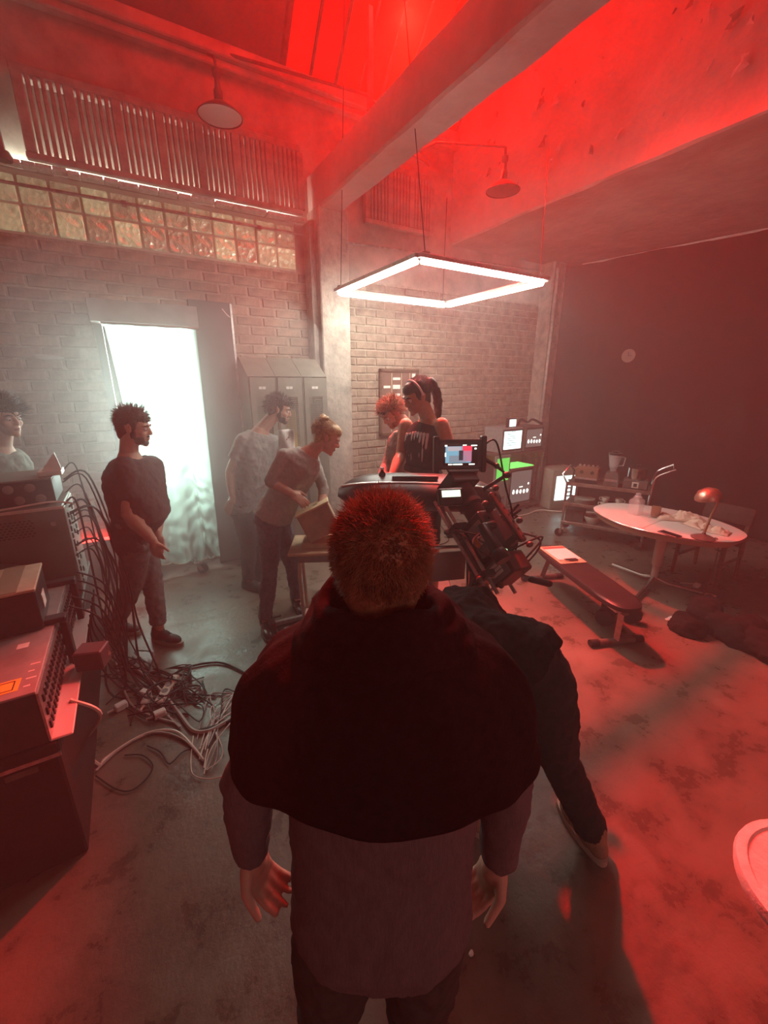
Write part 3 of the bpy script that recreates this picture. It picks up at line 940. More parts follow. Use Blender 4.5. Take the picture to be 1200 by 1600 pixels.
def person(label, J, D, floor_z=0.0):
    """J: joints in the room. D: build and clothing."""
    s = D['s']
    root_xy = (J['ankL'] + J['ankR']) * 0.5
    off = V((root_xy.x, root_xy.y, floor_z))
    root = thing('person', label, 'person', off)
    rnd = random.Random(len(label) * 7 + 1)
    skin = D.get('skin', M_SKIN)
    # ---- body: one continuous mesh
    b = MB()
    b.loft(torso(J, D))
    sh_r = 0.052 * s * D.get('arm', 1)
    for S in ('R', 'L'):
        b.limb([J['sh' + S], J['el' + S], J['wr' + S]], [sh_r, 0.040 * s * D.get('arm', 1), 0.027 * s], 14)
        mid = J['el' + S].lerp(J['wr' + S], 0.3)
        b.limb([J['el' + S].lerp(J['wr' + S], 0.08), mid, J['wr' + S]], [0.040 * s * D.get('arm', 1), 0.044 * s * D.get('arm', 1), 0.027 * s], 14)
        b.limb([J['hip' + S], J['kn' + S], J['ank' + S]], [0.085 * s, 0.056 * s, 0.038 * s], 14)
        b.limb([J['kn' + S], J['kn' + S].lerp(J['ank' + S], 0.3), J['ank' + S]], [0.052 * s, 0.056 * s, 0.038 * s], 14)
        b.limb([J['ank' + S], J['ank' + S] + V((0, 0, -0.03))], [0.038 * s, 0.035 * s], 12)
        wd = J.get('hd' + S) or (J['wr' + S] - J['el' + S])
        wn = J.get('hn' + S) or V((0.2, -0.4, 0.3))
        hand(b, J['wr' + S], wd, wn, D.get('thumb' + S, 1), s * 1.0, D.get('curl', 0.6))
    M = head_matrix(J['head'], J['face'], J.get('headup', V((0, 0, 1))))
    head_shape(b, M, s * D.get('hs', 1.0))
    hs = s * D.get('hs', 1.0)
    b.limb([J['neck'] - (J['head'] - J['neck']) * 0.15, M @ V((0, -0.022, -0.045))], [0.060 * s, 0.054 * s], 14)
    body = put('body', remesh(b, D.get('voxel', 0.0065), 3), [skin, M_LIP], root, off)
    # ---- face details
    if D.get('face', True):
        for k in (-1, 1):
            e = MB().ell(M @ (V((0.031 * k, 0.078, 0.006)) * hs), (0.0125 * hs,) * 3, None, 12, 8).build('eye', M_EYEW, root, off=off)
            MB().ell(M @ (V((0.031 * k, 0.0865, 0.004)) * hs), (0.0060 * hs,) * 3, None, 10, 6).build('iris', M_EYED, e, off=off)
            MB().limb([M @ (V((0.016 * k, 0.094, 0.028)) * hs), M @ (V((0.034 * k, 0.090, 0.034)) * hs), M @ (V((0.050 * k, 0.078, 0.028)) * hs)], [0.004 * hs, 0.005 * hs, 0.003 * hs], 6).build('eyebrow', D['hair'], root, off=off)
        MB().ell(M @ (V((0, 0.093, -0.0535)) * hs), (0.021 * hs, 0.009 * hs, 0.0045 * hs), M.to_3x3(), 12, 8).ell(M @ (V((0, 0.091, -0.062)) * hs), (0.018 * hs, 0.009 * hs, 0.006 * hs), M.to_3x3(), 12, 8).build('lips', M_LIP, root, off=off)
    # ---- hair
    hm = MB(); hair_cap(hm, M, hs, D.get('haircap', 'short'))
    hobj = put('hair', remesh(hm, 0.007, 2, [(0.02, 0.006)]), D['hair'], root, off)
    st = MB()
    hair_strands(st, M, hs, D.get('strands', 700), D.get('hairlen', 0.04), D.get('hairmode', 'short'), rnd, D.get('hrad', 0.0022), D.get('lift', 0.35))
    st.build('strands', D['hair'], hobj, off=off, angle=180)
    if D.get('beard'):
        bd = MB()
        for (c, r) in (((0, 0.074, -0.088), (0.034, 0.026, 0.022)), ((0.038, 0.050, -0.070), (0.018, 0.034, 0.034)), ((-0.038, 0.050, -0.070), (0.018, 0.034, 0.034)), ((0, 0.092, -0.042), (0.026, 0.010, 0.006)), ((0.055, 0.016, -0.035), (0.010, 0.020, 0.034)), ((-0.055, 0.016, -0.035), (0.010, 0.020, 0.034))):
            bd.ell(M @ (V(c) * hs), tuple(k * hs for k in r), M.to_3x3(), 14, 10)
        put('beard', remesh(bd, 0.006, 1, [(0.012, 0.006)]), D['hair'], root, off)
    # ---- trousers
    t = MB()
    rings = torso(J, D, 0.014, belly=D.get('belly', 0) * 0.6)[:5 if not D.get('lowwaist') else 4]
    t.loft(rings)
    lw = D.get('legw', 1.0)
    for S in ('R', 'L'):
        end = J['kn' + S].lerp(J['ank' + S], D.get('leglen', 1.0))
        down = (J['kn' + S] - J['hip' + S]).normalized()
        t.limb([J['hip' + S], J['hip' + S].lerp(J['kn' + S], 0.5), J['kn' + S]], [0.103 * s * lw, 0.092 * s * lw, 0.072 * s * lw], 16)
        t.tube([J['kn' + S] - down * 0.02, J['kn' + S].lerp(end, 0.35), J['kn' + S].lerp(end, 0.8), end], [0.070 * s * lw, 0.071 * s * lw, 0.062 * s * lw, 0.062 * s * lw], 16)
    put('trousers', remesh(t, 0.010, 4, [(0.05, 0.022), (0.018, 0.007)]), D['trousers'], root, off)
    # ---- top
    tp = MB()
    hem = 2 if not D.get('longtop') else 1
    rg = torso(J, D, D.get('loose', 0.020), belly=D.get('belly', 0))[hem:]
    if D.get('crop'):
        rg = rg[D['crop']:]
    tp.loft(rg[:-1] if not D.get('highneck') else rg)
    sl = D.get('sleeve', 0.5)          # 0 none, 1 elbow, 2 wrist
    aw = D.get('armw', 1.0)
    for S in ('R', 'L'):
        A, B, C = J['sh' + S], J['el' + S], J['wr' + S]
        inn = J['chest'].lerp(J['neck'], 0.62)
        if sl > 0:
            tp.limb([inn.lerp(A, 0.35), A], [0.075 * s, 0.066 * s * aw], 16)
            if sl <= 1:
                tp.tube([A, A.lerp(B, sl * 0.5), A.lerp(B, sl)], [0.068 * s * aw, 0.068 * s * aw, 0.066 * s * aw], 16)
            else:
                tp.limb([A, A.lerp(B, 0.5), B], [0.066 * s * aw, 0.060 * s * aw, 0.052 * s * aw], 16)
                e2 = B.lerp(C, sl - 1)
                tp.tube([B, B.lerp(e2, 0.5), e2], [0.052 * s * aw, 0.049 * s * aw, 0.041 * s * aw], 16)
    put('shirt', remesh(tp, D.get('shirtvox', 0.009), 4, D.get('folds', [(0.06, 0.020), (0.02, 0.006)])), D['top'], root, off)
    # ---- shoes
    if D.get('shoes', True):
        for S in ('R', 'L'):
            a = J['ank' + S]; td = J['toe' + S].copy(); td.z = 0; td.normalize()
            sd = V((td.y, -td.x, 0))
            fz = floor_z + J.get('lift' + S, 0.0)
            base = V((a.x, a.y, fz))
            Mf = Matrix((sd, td, V((0, 0, 1)))).transposed()
            u = MB()
            u.ell(base + td * -0.045 + V((0, 0, 0.050)), (0.036, 0.042, 0.048), Mf)
            u.ell(base + td * 0.03 + V((0, 0, 0.052)), (0.040, 0.075, 0.046), Mf)
            u.ell(base + td * 0.11 + V((0, 0, 0.040)), (0.044, 0.080, 0.034), Mf)
            u.limb([base + td * -0.02 + V((0, 0, 0.06)), base + td * -0.018 + V((0, 0, 0.105))], [0.046, 0.046], 14)
            sh = put('shoe', remesh(u, 0.007, 4), D.get('shoe', M_BLACK), root, off)
            so = MB()
            outl = []
            for k in range(28):
                an = 2 * math.pi * k / 28
                yy = math.sin(an); w_ = 0.046 * (1 - 0.16 * max(0, -yy)) 
                outl.append(base + sd * (w_ * math.copysign(abs(math.cos(an)) ** 0.7, math.cos(an))) + td * (0.055 + 0.148 * yy))
            so.loft([[p + V((0, 0, 0.0)) for p in outl], [p + V((0, 0, 0.028)) for p in outl]])
            so.build('sole', D.get('sole', M_RUBBER), sh, off=off)
            lc = MB()
            for k in range(4):
                q = base + td * (0.045 + 0.022 * k) + V((0, 0, 0.098 - 0.008 * k))
                lc.tube([q - sd * 0.022 + V((0, 0, -0.008)), q, q + sd * 0.022 + V((0, 0, -0.008))], 0.003, 6)
            lc.build('laces', D.get('lace', D.get('shoe', M_BLACK)), sh, off=off)
    return root, off, M, hs, body

def legs(J, f, ext=None):
    for S in ('R', 'L'):
        J.setdefault('toe' + S, f)

M_CHARCOAL = mat('charcoal_tee', (0.060, 0.042, 0.046), 0.9, noise=(60, 0.2), bump=(220, 0.2, 0.003))
M_JEAN_GY = mat('grey_jeans', (0.15, 0.15, 0.145), 0.85, noise=(40, 0.2), bump=(260, 0.3, 0.003))
M_JEAN_BL = mat('blue_jeans', (0.12, 0.15, 0.19), 0.85, noise=(40, 0.25), bump=(260, 0.3, 0.003))
M_JEAN_DK = mat('dark_jeans', (0.020, 0.021, 0.026), 0.9, noise=(40, 0.25), bump=(260, 0.3, 0.003))
M_GREYTOP = mat('grey_knit', (0.36, 0.37, 0.34), 0.9, noise=(50, 0.12), bump=(200, 0.3, 0.003))
M_RIB = mat('grey_ribbed_knit', (0.15, 0.125, 0.135), 0.92, noise=(50, 0.15), bump=(180, 0.5, 0.004), stretch=(5, 5, 0.5))
M_POLO = mat('grey_polo', (0.28, 0.285, 0.275), 0.85, noise=(50, 0.12), bump=(200, 0.2, 0.003))
M_BLACKTOP = mat('black_shirt', (0.012, 0.010, 0.010), 0.92, spec=0.15, noise=(40, 0.3), bump=(150, 0.3, 0.004))
M_CAPE = mat('black_fleece', (0.015, 0.009, 0.011), 0.95, noise=(60, 0.3), bump=(160, 0.4, 0.004), spec=0.08)
M_TANSHOE = mat('tan_suede', (0.36, 0.26, 0.17), 0.8, noise=(30, 0.2))
M_DKTROUS = mat('dark_trousers', (0.06, 0.055, 0.052), 0.9, noise=(40, 0.2), bump=(220, 0.2, 0.003))
MALE = dict(s=1.0, hip=0.165, waist=0.155, chestw=0.175)
FEMALE = dict(s=0.95, hip=0.170, waist=0.130, chestw=0.150, arm=0.85, armw=0.85)


# ================================================================== THINGS ALONG THE BRICK WALL
# lockers: three tall steel units under one sloping hood each
M_LOCK = mat('olive_locker_steel', (0.20, 0.19, 0.155), 0.5, 0.2, noise=(8, 0.2), bump=(40, 0.1))
M_LOCK_IN = mat('locker_inside', (0.05, 0.045, 0.04), 0.8)
M_LOCK_GLOW = mat('yellow_lit_lining', (0.62, 0.42, 0.12), 0.6)  # warm glow behind the mesh is put into this yellow
lk_lab = ['steel locker with sloping top nearest the bright doorway', 'middle steel locker of three with yellow showing behind its mesh', 'steel locker with sloping top next to the pale column']
LW = 0.275
for i in range(3):
    t = thing('locker', lk_lab[i], 'locker', (1.04 + i * LW, 4.28, 0), 0, 'steel lockers beside the column')
    b = MB()
    b.bb(0, 0.006, 0, 0.42, 0.08, 1.98); b.bb(LW - 0.010, LW - 0.004, 0, 0.42, 0.08, 1.98); b.bb(0, LW - 0.004, 0.414, 0.42, 0.08, 1.98)
    b.bb(0, LW - 0.004, 0, 0.42, 0.06, 0.09)
    b.bb(0.01, LW - 0.014, 0.02, 0.06, 0, 0.06)
    b.build('body', M_LOCK, t, smooth=False)
    hd = MB()
    f0 = 0.0 if i else 0.0
    hd.loft([[V((0, -0.005, 1.98)), V((0, 0.42, 1.98)), V((0, 0.42, 2.17)), V((0, 0.30, 2.17))], [V((LW - 0.004, -0.005, 1.98)), V((LW - 0.004, 0.42, 1.98)), V((LW - 0.004, 0.42, 2.17)), V((LW - 0.004, 0.30, 2.17))]])
    hd.build('sloping_top', M_LOCK, t, smooth=False)
    # door leaf as a frame round a mesh panel
    d = MB()
    x0, x1 = 0.012, LW - 0.016
    zt, zb = 1.78, 1.22
    d.bb(x0, x1, -0.014, 0.0, zt, 1.97, bev=0.002); d.bb(x0, x1, -0.014, 0.0, 0.10, zb, bev=0.002)
    d.bb(x0, x0 + 0.05, -0.014, 0.0, zb, zt); d.bb(x1 - 0.05, x1, -0.014, 0.0, zb, zt)
    dd = d.build('door', M_LOCK, t, smooth=False)
    g_ = MB()
    n = 9
    for k in range(n):
        x = x0 + 0.05 + (x1 - x0 - 0.1) * (k + 0.5) / n
        g_.bb(x - 0.0028, x + 0.0028, -0.008, -0.005, zb, zt)
    for k in range(26):
        z = zb + (zt - zb) * (k + 0.5) / 26
        g_.bb(x0 + 0.05, x1 - 0.05, -0.010, -0.007, z - 0.0028, z + 0.0028)
    g_.build('mesh_panel', M_LOCK, dd, smooth=False)
    MB().bb(x0 + 0.085, x0 + 0.115, -0.017, -0.014, 1.86, 1.885).bb(x0 + 0.12, x0 + 0.15, -0.017, -0.014, 1.86, 1.885).build('number_plate', M_PAPER, dd, smooth=False)
    MB().bb(x0 + 0.02, x0 + 0.045, -0.03, -0.014, 1.02, 1.14, bev=0.004).build('handle', M_ALU, dd, smooth=False)
    MB().bb(0.02, LW - 0.02, 0.20, 0.21, zb - 0.1, 1.64 if i == 1 else 1.7).build('lining', M_LOCK_GLOW if i == 1 else M_LOCK_IN, t, smooth=False)
    if i == 1:
        gl = bpy.data.lights.new('locker_glow', 'POINT'); gl.energy = 1.2; gl.color = (1.0, 0.75, 0.35); gl.shadow_soft_size = 0.02  # added unseen lamp, stands in for a warm reflected glow inside
        go = bpy.data.objects.new('locker_glow', gl); COL.objects.link(go); go.parent = t; go.location = (LW / 2, 0.08, 1.20)

# notice board with paper strips
nb_ = thing('notice_board', 'dark wooden notice board with rows of paper cards on the brick wall', 'board', (2.80, W - 0.05, 1.27))
MB().bb(0, 0.56, -0.012, 0.012, 0, 0.80).build('backing', mat('brown_board', (0.17, 0.085, 0.065), 0.8, noise=(10, 0.2)), nb_, smooth=False)
MB().bb(-0.02, 0.02, -0.025, 0.012, -0.02, 0.82, bev=0.003).bb(0.54, 0.58, -0.025, 0.012, -0.02, 0.82, bev=0.003).bb(-0.02, 0.58, -0.025, 0.012, -0.02, 0.02, bev=0.003).bb(-0.02, 0.58, -0.025, 0.012, 0.78, 0.82, bev=0.003).build('frame', M_WOOD_DK, nb_, smooth=False)
for x in (0.16, 0.31, 0.44):
    MB().bb(x - 0.004, x + 0.004, -0.018, -0.012, 0.03, 0.77).build('divider', M_WOOD_LT, nb_, smooth=False)
for (x, z, w, h_) in ((0.09, 0.60, 0.10, 0.03), (0.235, 0.70, 0.11, 0.03), (0.235, 0.60, 0.11, 0.05), (0.235, 0.50, 0.11, 0.035), (0.235, 0.43, 0.10, 0.03), (0.09, 0.45, 0.09, 0.025), (0.09, 0.38, 0.09, 0.025), (0.375, 0.58, 0.09, 0.03), (0.375, 0.47, 0.09, 0.03), (0.50, 0.72, 0.05, 0.09), (0.235, 0.30, 0.09, 0.025)):
    MB().bb(x - w / 2, x + w / 2, -0.016, -0.012, z - h_ / 2, z + h_ / 2).build('card', M_PAPER, nb_, smooth=False)

# equipment shelf with terminals
sh = thing('equipment_shelf', 'dark equipment shelf holding lit terminals against the brick wall in the corner', 'shelf', (4.46, 4.24, 0))
M_SHELF = mat('dark_shelf', (0.075, 0.055, 0.045), 0.7, noise=(8, 0.3))
MB().bb(0, 1.02, 0, 0.44, 0.90, 0.94, bev=0.003).build('top_shelf', M_SHELF, sh, smooth=False)
MB().bb(0, 1.02, 0, 0.44, 0.06, 0.10, bev=0.003).build('bottom_shelf', M_SHELF, sh, smooth=False)
MB().bb(0, 1.02, 0.42, 0.44, 0.1, 0.90).build('back_panel', M_SHELF, sh, smooth=False)
for x in (0.0, 0.98):
    for y in (0.0, 0.40):
        MB().bb(x, x + 0.04, y, y + 0.04, 0, 0.92).build('leg', M_SHELF, sh, smooth=False)

def digits(par, x, z, y, sc=1.0):
    """row of plump glowing counter marks, each its own part"""
    for k in range(5):
        cx = x + (k - 2) * 0.062 * sc
        h_ = 0.05 * sc
        MB().loft([[V((cx + q * 0.019 * sc * math.cos(a), y, z + h_ * (0.15 + 0.55 * math.sin(a)) * (1 + 0.25 * math.sin(a + k)))) for a in [2 * math.pi * t / 14 for t in range(14)]] for q in (1.0,)] + [[V((cx + 0.019 * sc * math.cos(a), y + 0.002, z + h_ * (0.15 + 0.55 * math.sin(a)) * (1 + 0.25 * math.sin(a + k)))) for a in [2 * math.pi * t / 14 for t in range(14)]]]).build('counter', M_MARK, par, smooth=False)
    MB().bb(x - 0.03 * sc, x + 0.03 * sc, y - 0.001, y + 0.001, z + 0.060 * sc, z + 0.072 * sc).build('mark', M_MARK, par, smooth=False)
    MB().ell((x + 0.13 * sc, y, z + 0.095 * sc), (0.013 * sc, 0.002, 0.015 * sc), None, 8, 6).build('dot', M_MARK, par)

def terminal(label, loc, w, d, h_, kind, group=None, cas=None):
    t = thing('terminal', label, 'screen', loc, 0, group)
    cas = cas or mat('terminal_case', (0.10, 0.085, 0.07), 0.6, noise=(10, 0.2))
    b = MB()
    b.bb(-w / 2, w / 2, 0, d, 0, h_, bev=0.012)
    b.build('case', cas, t, smooth=False)
    MB().bb(-w / 2 + 0.02, w / 2 - 0.02, -0.006, 0.002, 0.03, h_ - 0.02, bev=0.004).build('bezel', M_BLACK, t, smooth=False)
    s = MB().bb(-w / 2 + 0.04, w / 2 - 0.04, -0.009, -0.004, 0.055, h_ - 0.045, bev=0.002).build('screen', M_SCREEN if kind == 'page' else M_SCREEN_DIM, t, smooth=False)
    mk = MB()
    if kind == 'page':
        for k in range(6):
            z = h_ - 0.085 - k * (h_ - 0.17) / 6
            mk.bb(-w / 2 + 0.10, -w / 2 + 0.10 + (w - 0.2) * (0.55 + 0.4 * ((k * 37 % 10) / 10)), -0.0105, -0.009, z - 0.003, z + 0.003)
        mk.bb(-0.04, 0.05, -0.0105, -0.009, h_ - 0.055, h_ - 0.048)
        mk.build('print', M_MARK_DK, s, smooth=False)
    else:
        digits(s, 0, h_ * 0.36, -0.011, w / 0.42)
    return t
terminal('terminal with a bright white page on the upper left of the corner shelf', (4.74, 4.26, 0.94), 0.44, 0.36, 0.36, 'page', cas=M_GREYP)
terminal('dark terminal with glowing counters on the upper right of the corner shelf', (5.20, 4.26, 0.94), 0.42, 0.36, 0.36, 'dig')
lt = terminal('terminal with glowing counters under the green-lit top on the lower shelf', (5.02, 4.27, 0.10), 0.52, 0.34, 0.58, 'dig', cas=M_GREYP)
gt = thing('green_light_panel', 'flat green glowing panel lying on the lower terminal', 'light panel', (5.02, 4.25, 0.68), 0)
MB().bb(-0.27, 0.25, 0.0, 0.34, 0.0, 0.02, bev=0.003).build('base', M_GREYP, gt, smooth=False)
MB().bb(-0.26, 0.24, 0.01, 0.33, 0.02, 0.03).build('glow_face', glow('green_face', (0.16, 1.0, 0.14), 1.3), gt, smooth=False)
ga = thing('green_light_panel', 'upright green glowing panel at the left end of the corner shelf', 'light panel', (4.40, 4.22, 0), 0)
MB().bb(0, 0.30, 0, 0.03, 0.30, 0.92, bev=0.003).bb(0.02, 0.06, 0, 0.12, 0, 0.3).bb(0.24, 0.28, 0, 0.12, 0, 0.3).build('frame', M_GREYP, ga, smooth=False)
MB().bb(0.03, 0.27, -0.006, 0.0, 0.55, 0.88).build('glow_face', M_GREENLIT, ga, smooth=False)
tb = thing('small_monitor', 'tiny lit monitor standing on top of the corner terminals', 'screen', (4.76, 4.30, 1.30))
MB().bb(-0.08, 0.08, 0, 0.06, 0, 0.13, bev=0.004).build('case', M_BLACK, tb, smooth=False)
MB().bb(-0.065, 0.065, -0.004, 0, 0.015, 0.115).build('screen', M_SCREEN, tb, smooth=False)
cb = tag(MB().tube(cat([(4.92, 4.34, 1.325), (5.0, 4.36, 1.40), (5.1, 4.32, 1.36), (5.25, 4.36, 1.39), (5.4, 4.32, 1.325), (5.5, 4.4, 1.32)], 6), 0.018, 8).build('cable_bundle', M_RUBBER), 'dark bunch of cable lying on top of the corner terminals', 'cable')
ft = thing('floor_monitor', 'beige box monitor with a bright page standing on the floor by the drape', 'screen', (5.72, 3.98, 0), R(-14))
MB().bb(-0.26, 0.26, 0, 0.40, 0.0, 0.64, bev=0.03, seg=2).build('case', mat('beige_case', (0.36, 0.33, 0.27), 0.6, noise=(10, 0.12)), ft)
s_ = MB().bb(-0.19, 0.19, -0.008, 0.002, 0.15, 0.54, bev=0.003).build('screen', M_SCREEN, ft, smooth=False)
mk = MB()
for k in range(5):
    mk.bb(0.02, 0.13, -0.010, -0.008, 0.20 + k * 0.065, 0.222 + k * 0.065)
mk.build('print', M_MARK_DK, s_, smooth=False)
wc = tag(MB().tube(cat([(4.3, 4.15, 0.012), (4.9, 4.05, 0.012), (5.3, 4.10, 0.012), (5.5, 3.9, 0.012), (5.9, 3.6, 0.012), (6.0, 3.3, 0.012)]), 0.011, 6).build('power_cable', M_CREAM), 'pale power cable along the floor in front of the corner shelf', 'cable')

# ================================================================== SERVING CART
CD = V((0.40, -0.83, 0)).normalized()
cart_yaw = math.atan2(CD.y, CD.x)
# local x runs along the cart, local y goes towards the drape
ct = thing('serving_cart', 'chrome three-tier serving cart with a push handle in front of the drape', 'cart', (4.60, 3.20, 0), cart_yaw)
CL, CW_ = 0.92, 0.42
for z in (0.20, 0.45, 0.71):
    MB().bb(0, CL, 0, CW_, z - 0.012, z, bev=0.004).bb(0, CL, -0.008, 0.004, z - 0.02, z + 0.02, bev=0.003).bb(0, CL, CW_ - 0.004, CW_ + 0.008, z - 0.02, z + 0.02, bev=0.003).build('shelf', mat('cart_steel', (0.30, 0.25, 0.22), 0.4, 0.7, noise=(10, 0.3)), ct, smooth=False)
for x in (0.01, CL - 0.01):
    for y in (0.01, CW_ - 0.01):
        MB().tube([(x, y, 0.09), (x, y, 0.73)], 0.014, 8).build('post', M_CHROME, ct)
        c_ = MB().lathe([(0.012, -0.014), (0.052, -0.014), (0.056, -0.008), (0.056, 0.008), (0.052, 0.014), (0.012, 0.014)], (x - 0.02, y, 0.056), 18, Matrix.Rotation(R(90), 3, 'X')).build('castor', M_RUBBER, ct)
        MB().box((x - 0.008, y - 0.02, 0.08), (0.03, 0.005, 0.06)).box((x - 0.008, y + 0.02, 0.08), (0.03, 0.005, 0.06)).box((x, y, 0.11), (0.04, 0.046, 0.01)).build('fork', M_CHROME, c_, smooth=False)
for y in (0.01, CW_ - 0.01):
    MB().tube(cat([(CL - 0.01, y, 0.70), (CL + 0.0, y, 0.86), (CL + 0.05, y, 0.93), (CL + 0.17, y, 1.0)], 5), 0.013, 8).build('handle_tube', M_CHROME, ct)
MB().tube([(CL + 0.17, 0.01, 1.0), (CL + 0.17, CW_ - 0.01, 1.0)], 0.013, 8).build('handle_bar', M_CHROME, ct)
MB().tube([(0.01, 0.01, 0.71), (-0.06, 0.03, 0.82), (0.0, 0.14, 0.92), (0.03, CW_ - 0.1, 0.82), (0.01, CW_ - 0.01, 0.71)], 0.012, 8).build('end_rail', M_CHROME, ct)
MC = Matrix.Translation((4.60, 3.20, 0)) @ Matrix.Rotation(cart_yaw, 4, 'Z')
def oncart(x, y, z):
    return MC @ V((x, y, z))
ra = thing('radio', 'boxy dark brown radio with two dials at the left end of the cart', 'radio', oncart(0.20, 0.20, 0.71), cart_yaw)
MB().bb(-0.13, 0.13, -0.07, 0.09, 0, 0.20, bev=0.008).build('case', mat('brown_bakelite', (0.22, 0.12, 0.08), 0.4, noise=(10, 0.2)), ra, smooth=False)
MB().bb(-0.12, 0.12, -0.076, -0.07, 0.0, 0.05).build('lower_panel', M_BLACK, ra, smooth=False)
MB().bb(-0.125, 0.125, -0.078, -0.07, 0.05, 0.075).build('trim_strip', M_ALU, ra, smooth=False)
for x in (-0.06, 0.06):
    MB().lathe([(0, 0), (0.022, 0), (0.02, 0.014), (0, 0.014)], (x, -0.07, 0.14), 16, Matrix.Rotation(R(90), 3, 'X')).build('dial', M_BLACK, ra)
for k in range(5):
    MB().bb(-0.11 + k * 0.05, -0.085 + k * 0.05, 0.0, 0.03, 0.20, 0.225, bev=0.004).build('key', M_ALU, ra, smooth=False)
bl_ = thing('blender', 'glass jug blender with a dark square base in the middle of the cart', 'blender', oncart(0.48, 0.19, 0.71), cart_yaw)
MB().loft([[V((sx * 0.085, sy * 0.08, 0)) for sx, sy in ((-1, -1), (1, -1), (1, 1), (-1, 1))], [V((sx * 0.08, sy * 0.075, 0.1)) for sx, sy in ((-1, -1), (1, -1), (1, 1), (-1, 1))], [V((sx * 0.062, sy * 0.06, 0.17)) for sx, sy in ((-1, -1), (1, -1), (1, 1), (-1, 1))]]).build('base', M_STEEL_DK, bl_, smooth=False)
MB().bb(-0.07, 0.07, -0.083, -0.074, 0.06, 0.09).build('button_strip', M_ALU, bl_, smooth=False)
MB().lathe([(0.03, 0.17), (0.036, 0.19), (0.034, 0.21), (0.05, 0.23), (0.075, 0.38), (0.071, 0.38), (0.046, 0.235), (0.0, 0.225)], n=20).build('jug', M_GLASS, bl_)
MB().lathe([(0, 0.38), (0.075, 0.38), (0.074, 0.40), (0.04, 0.405), (0.038, 0.425), (0, 0.425)], n=20).build('lid', M_BLACK, bl_)
MB().tube([(0.072, 0, 0.36), (0.11, 0, 0.35), (0.10, 0, 0.26), (0.055, 0, 0.25)], 0.008, 6).build('handle', M_GLASS, bl_)
cf = thing('food_warmer', 'chrome drum cooker on a dark base near the cart handle', 'cooker', oncart(0.74, 0.20, 0.71), cart_yaw)
MB().bb(-0.13, 0.13, -0.10, 0.10, 0, 0.11, bev=0.01).build('base', M_STEEL_DK, cf, smooth=False)
MB().bb(-0.035, 0.035, -0.108, -0.10, 0.02, 0.09, bev=0.002).build('control_plate', M_CREAM, cf, smooth=False)
MB().bb(-0.018, 0.018, -0.112, -0.108, 0.035, 0.075).build('control_mark', M_BLACK, cf, smooth=False)
MB().lathe([(0, 0.11), (0.09, 0.11), (0.10, 0.125), (0.10, 0.235), (0.105, 0.245), (0.06, 0.262), (0, 0.265)], n=28).build('drum', M_CHROME, cf)
MB().lathe([(0.015, 0.262), (0.02, 0.28), (0.0, 0.29)], n=12).build('knob', M_BLACK, cf)
# plates, cups, bowl
for k in range(5):
    pl_ = tag(MB().lathe([(0, 0.0), (0.07, 0.0), (0.12, 0.012), (0.122, 0.016), (0.07, 0.006), (0, 0.005)], n=32).build('plate', M_CREAM), ('lowest', 'second lowest', 'middle', 'second highest', 'topmost')[k] + ' cream plate of the stack on the middle cart shelf', 'plate', 'stacked plates on the cart')
    pl_.location = oncart(0.22, 0.15, 0.451 + k * 0.0125)
def cup(loc, lab, yaw, grp):
    c = thing('cup', lab, 'cup', loc, yaw, grp)
    MB().lathe([(0, 0), (0.025, 0), (0.03, 0.01), (0.042, 0.035), (0.044, 0.065), (0.040, 0.065), (0.037, 0.036), (0.02, 0.012), (0, 0.010)], n=24).build('bowl', M_CREAM, c)
    MB().tube(cat([(-0.040, 0, 0.055), (-0.066, 0, 0.05), (-0.062, 0, 0.025), (-0.034, 0, 0.02)], 4), 0.005, 6).build('handle', M_CREAM, c)
cup(oncart(0.45, 0.10, 0.451), 'lower cream cup of the left cup stack on the cart', cart_yaw + 0.2, 'cream cups on the cart')
cup(oncart(0.455, 0.105, 0.512), 'upper cream cup of the left cup stack on the cart', cart_yaw - 0.1, 'cream cups on the cart')
cup(oncart(0.60, 0.10, 0.451), 'lower cream cup of the right cup stack on the cart', cart_yaw + 3.3, 'cream cups on the cart')
cup(oncart(0.605, 0.105, 0.512), 'upper cream cup of the right cup stack on the cart', cart_yaw + 2.8, 'cream cups on the cart')
bo = tag(MB().lathe([(0, 0), (0.05, 0), (0.055, 0.01), (0.09, 0.06), (0.10, 0.10), (0.095, 0.10), (0.08, 0.055), (0.04, 0.012), (0, 0.012)], n=28).build('mixing_bowl', M_CREAM), 'patterned cream mixing bowl on the bottom cart shelf', 'bowl')
bo.location = oncart(0.34, 0.14, 0.201)
bx = tag(MB().bb(-0.11, 0.11, -0.1, 0.1, 0, 0.15, bev=0.006).build('cardboard_box', M_STEEL_DK, smooth=False), 'dark box beside the mixing bowl on the bottom cart shelf', 'box')
bx.location = oncart(0.13, 0.20, 0.201); bx.rotation_euler = (0, 0, cart_yaw)

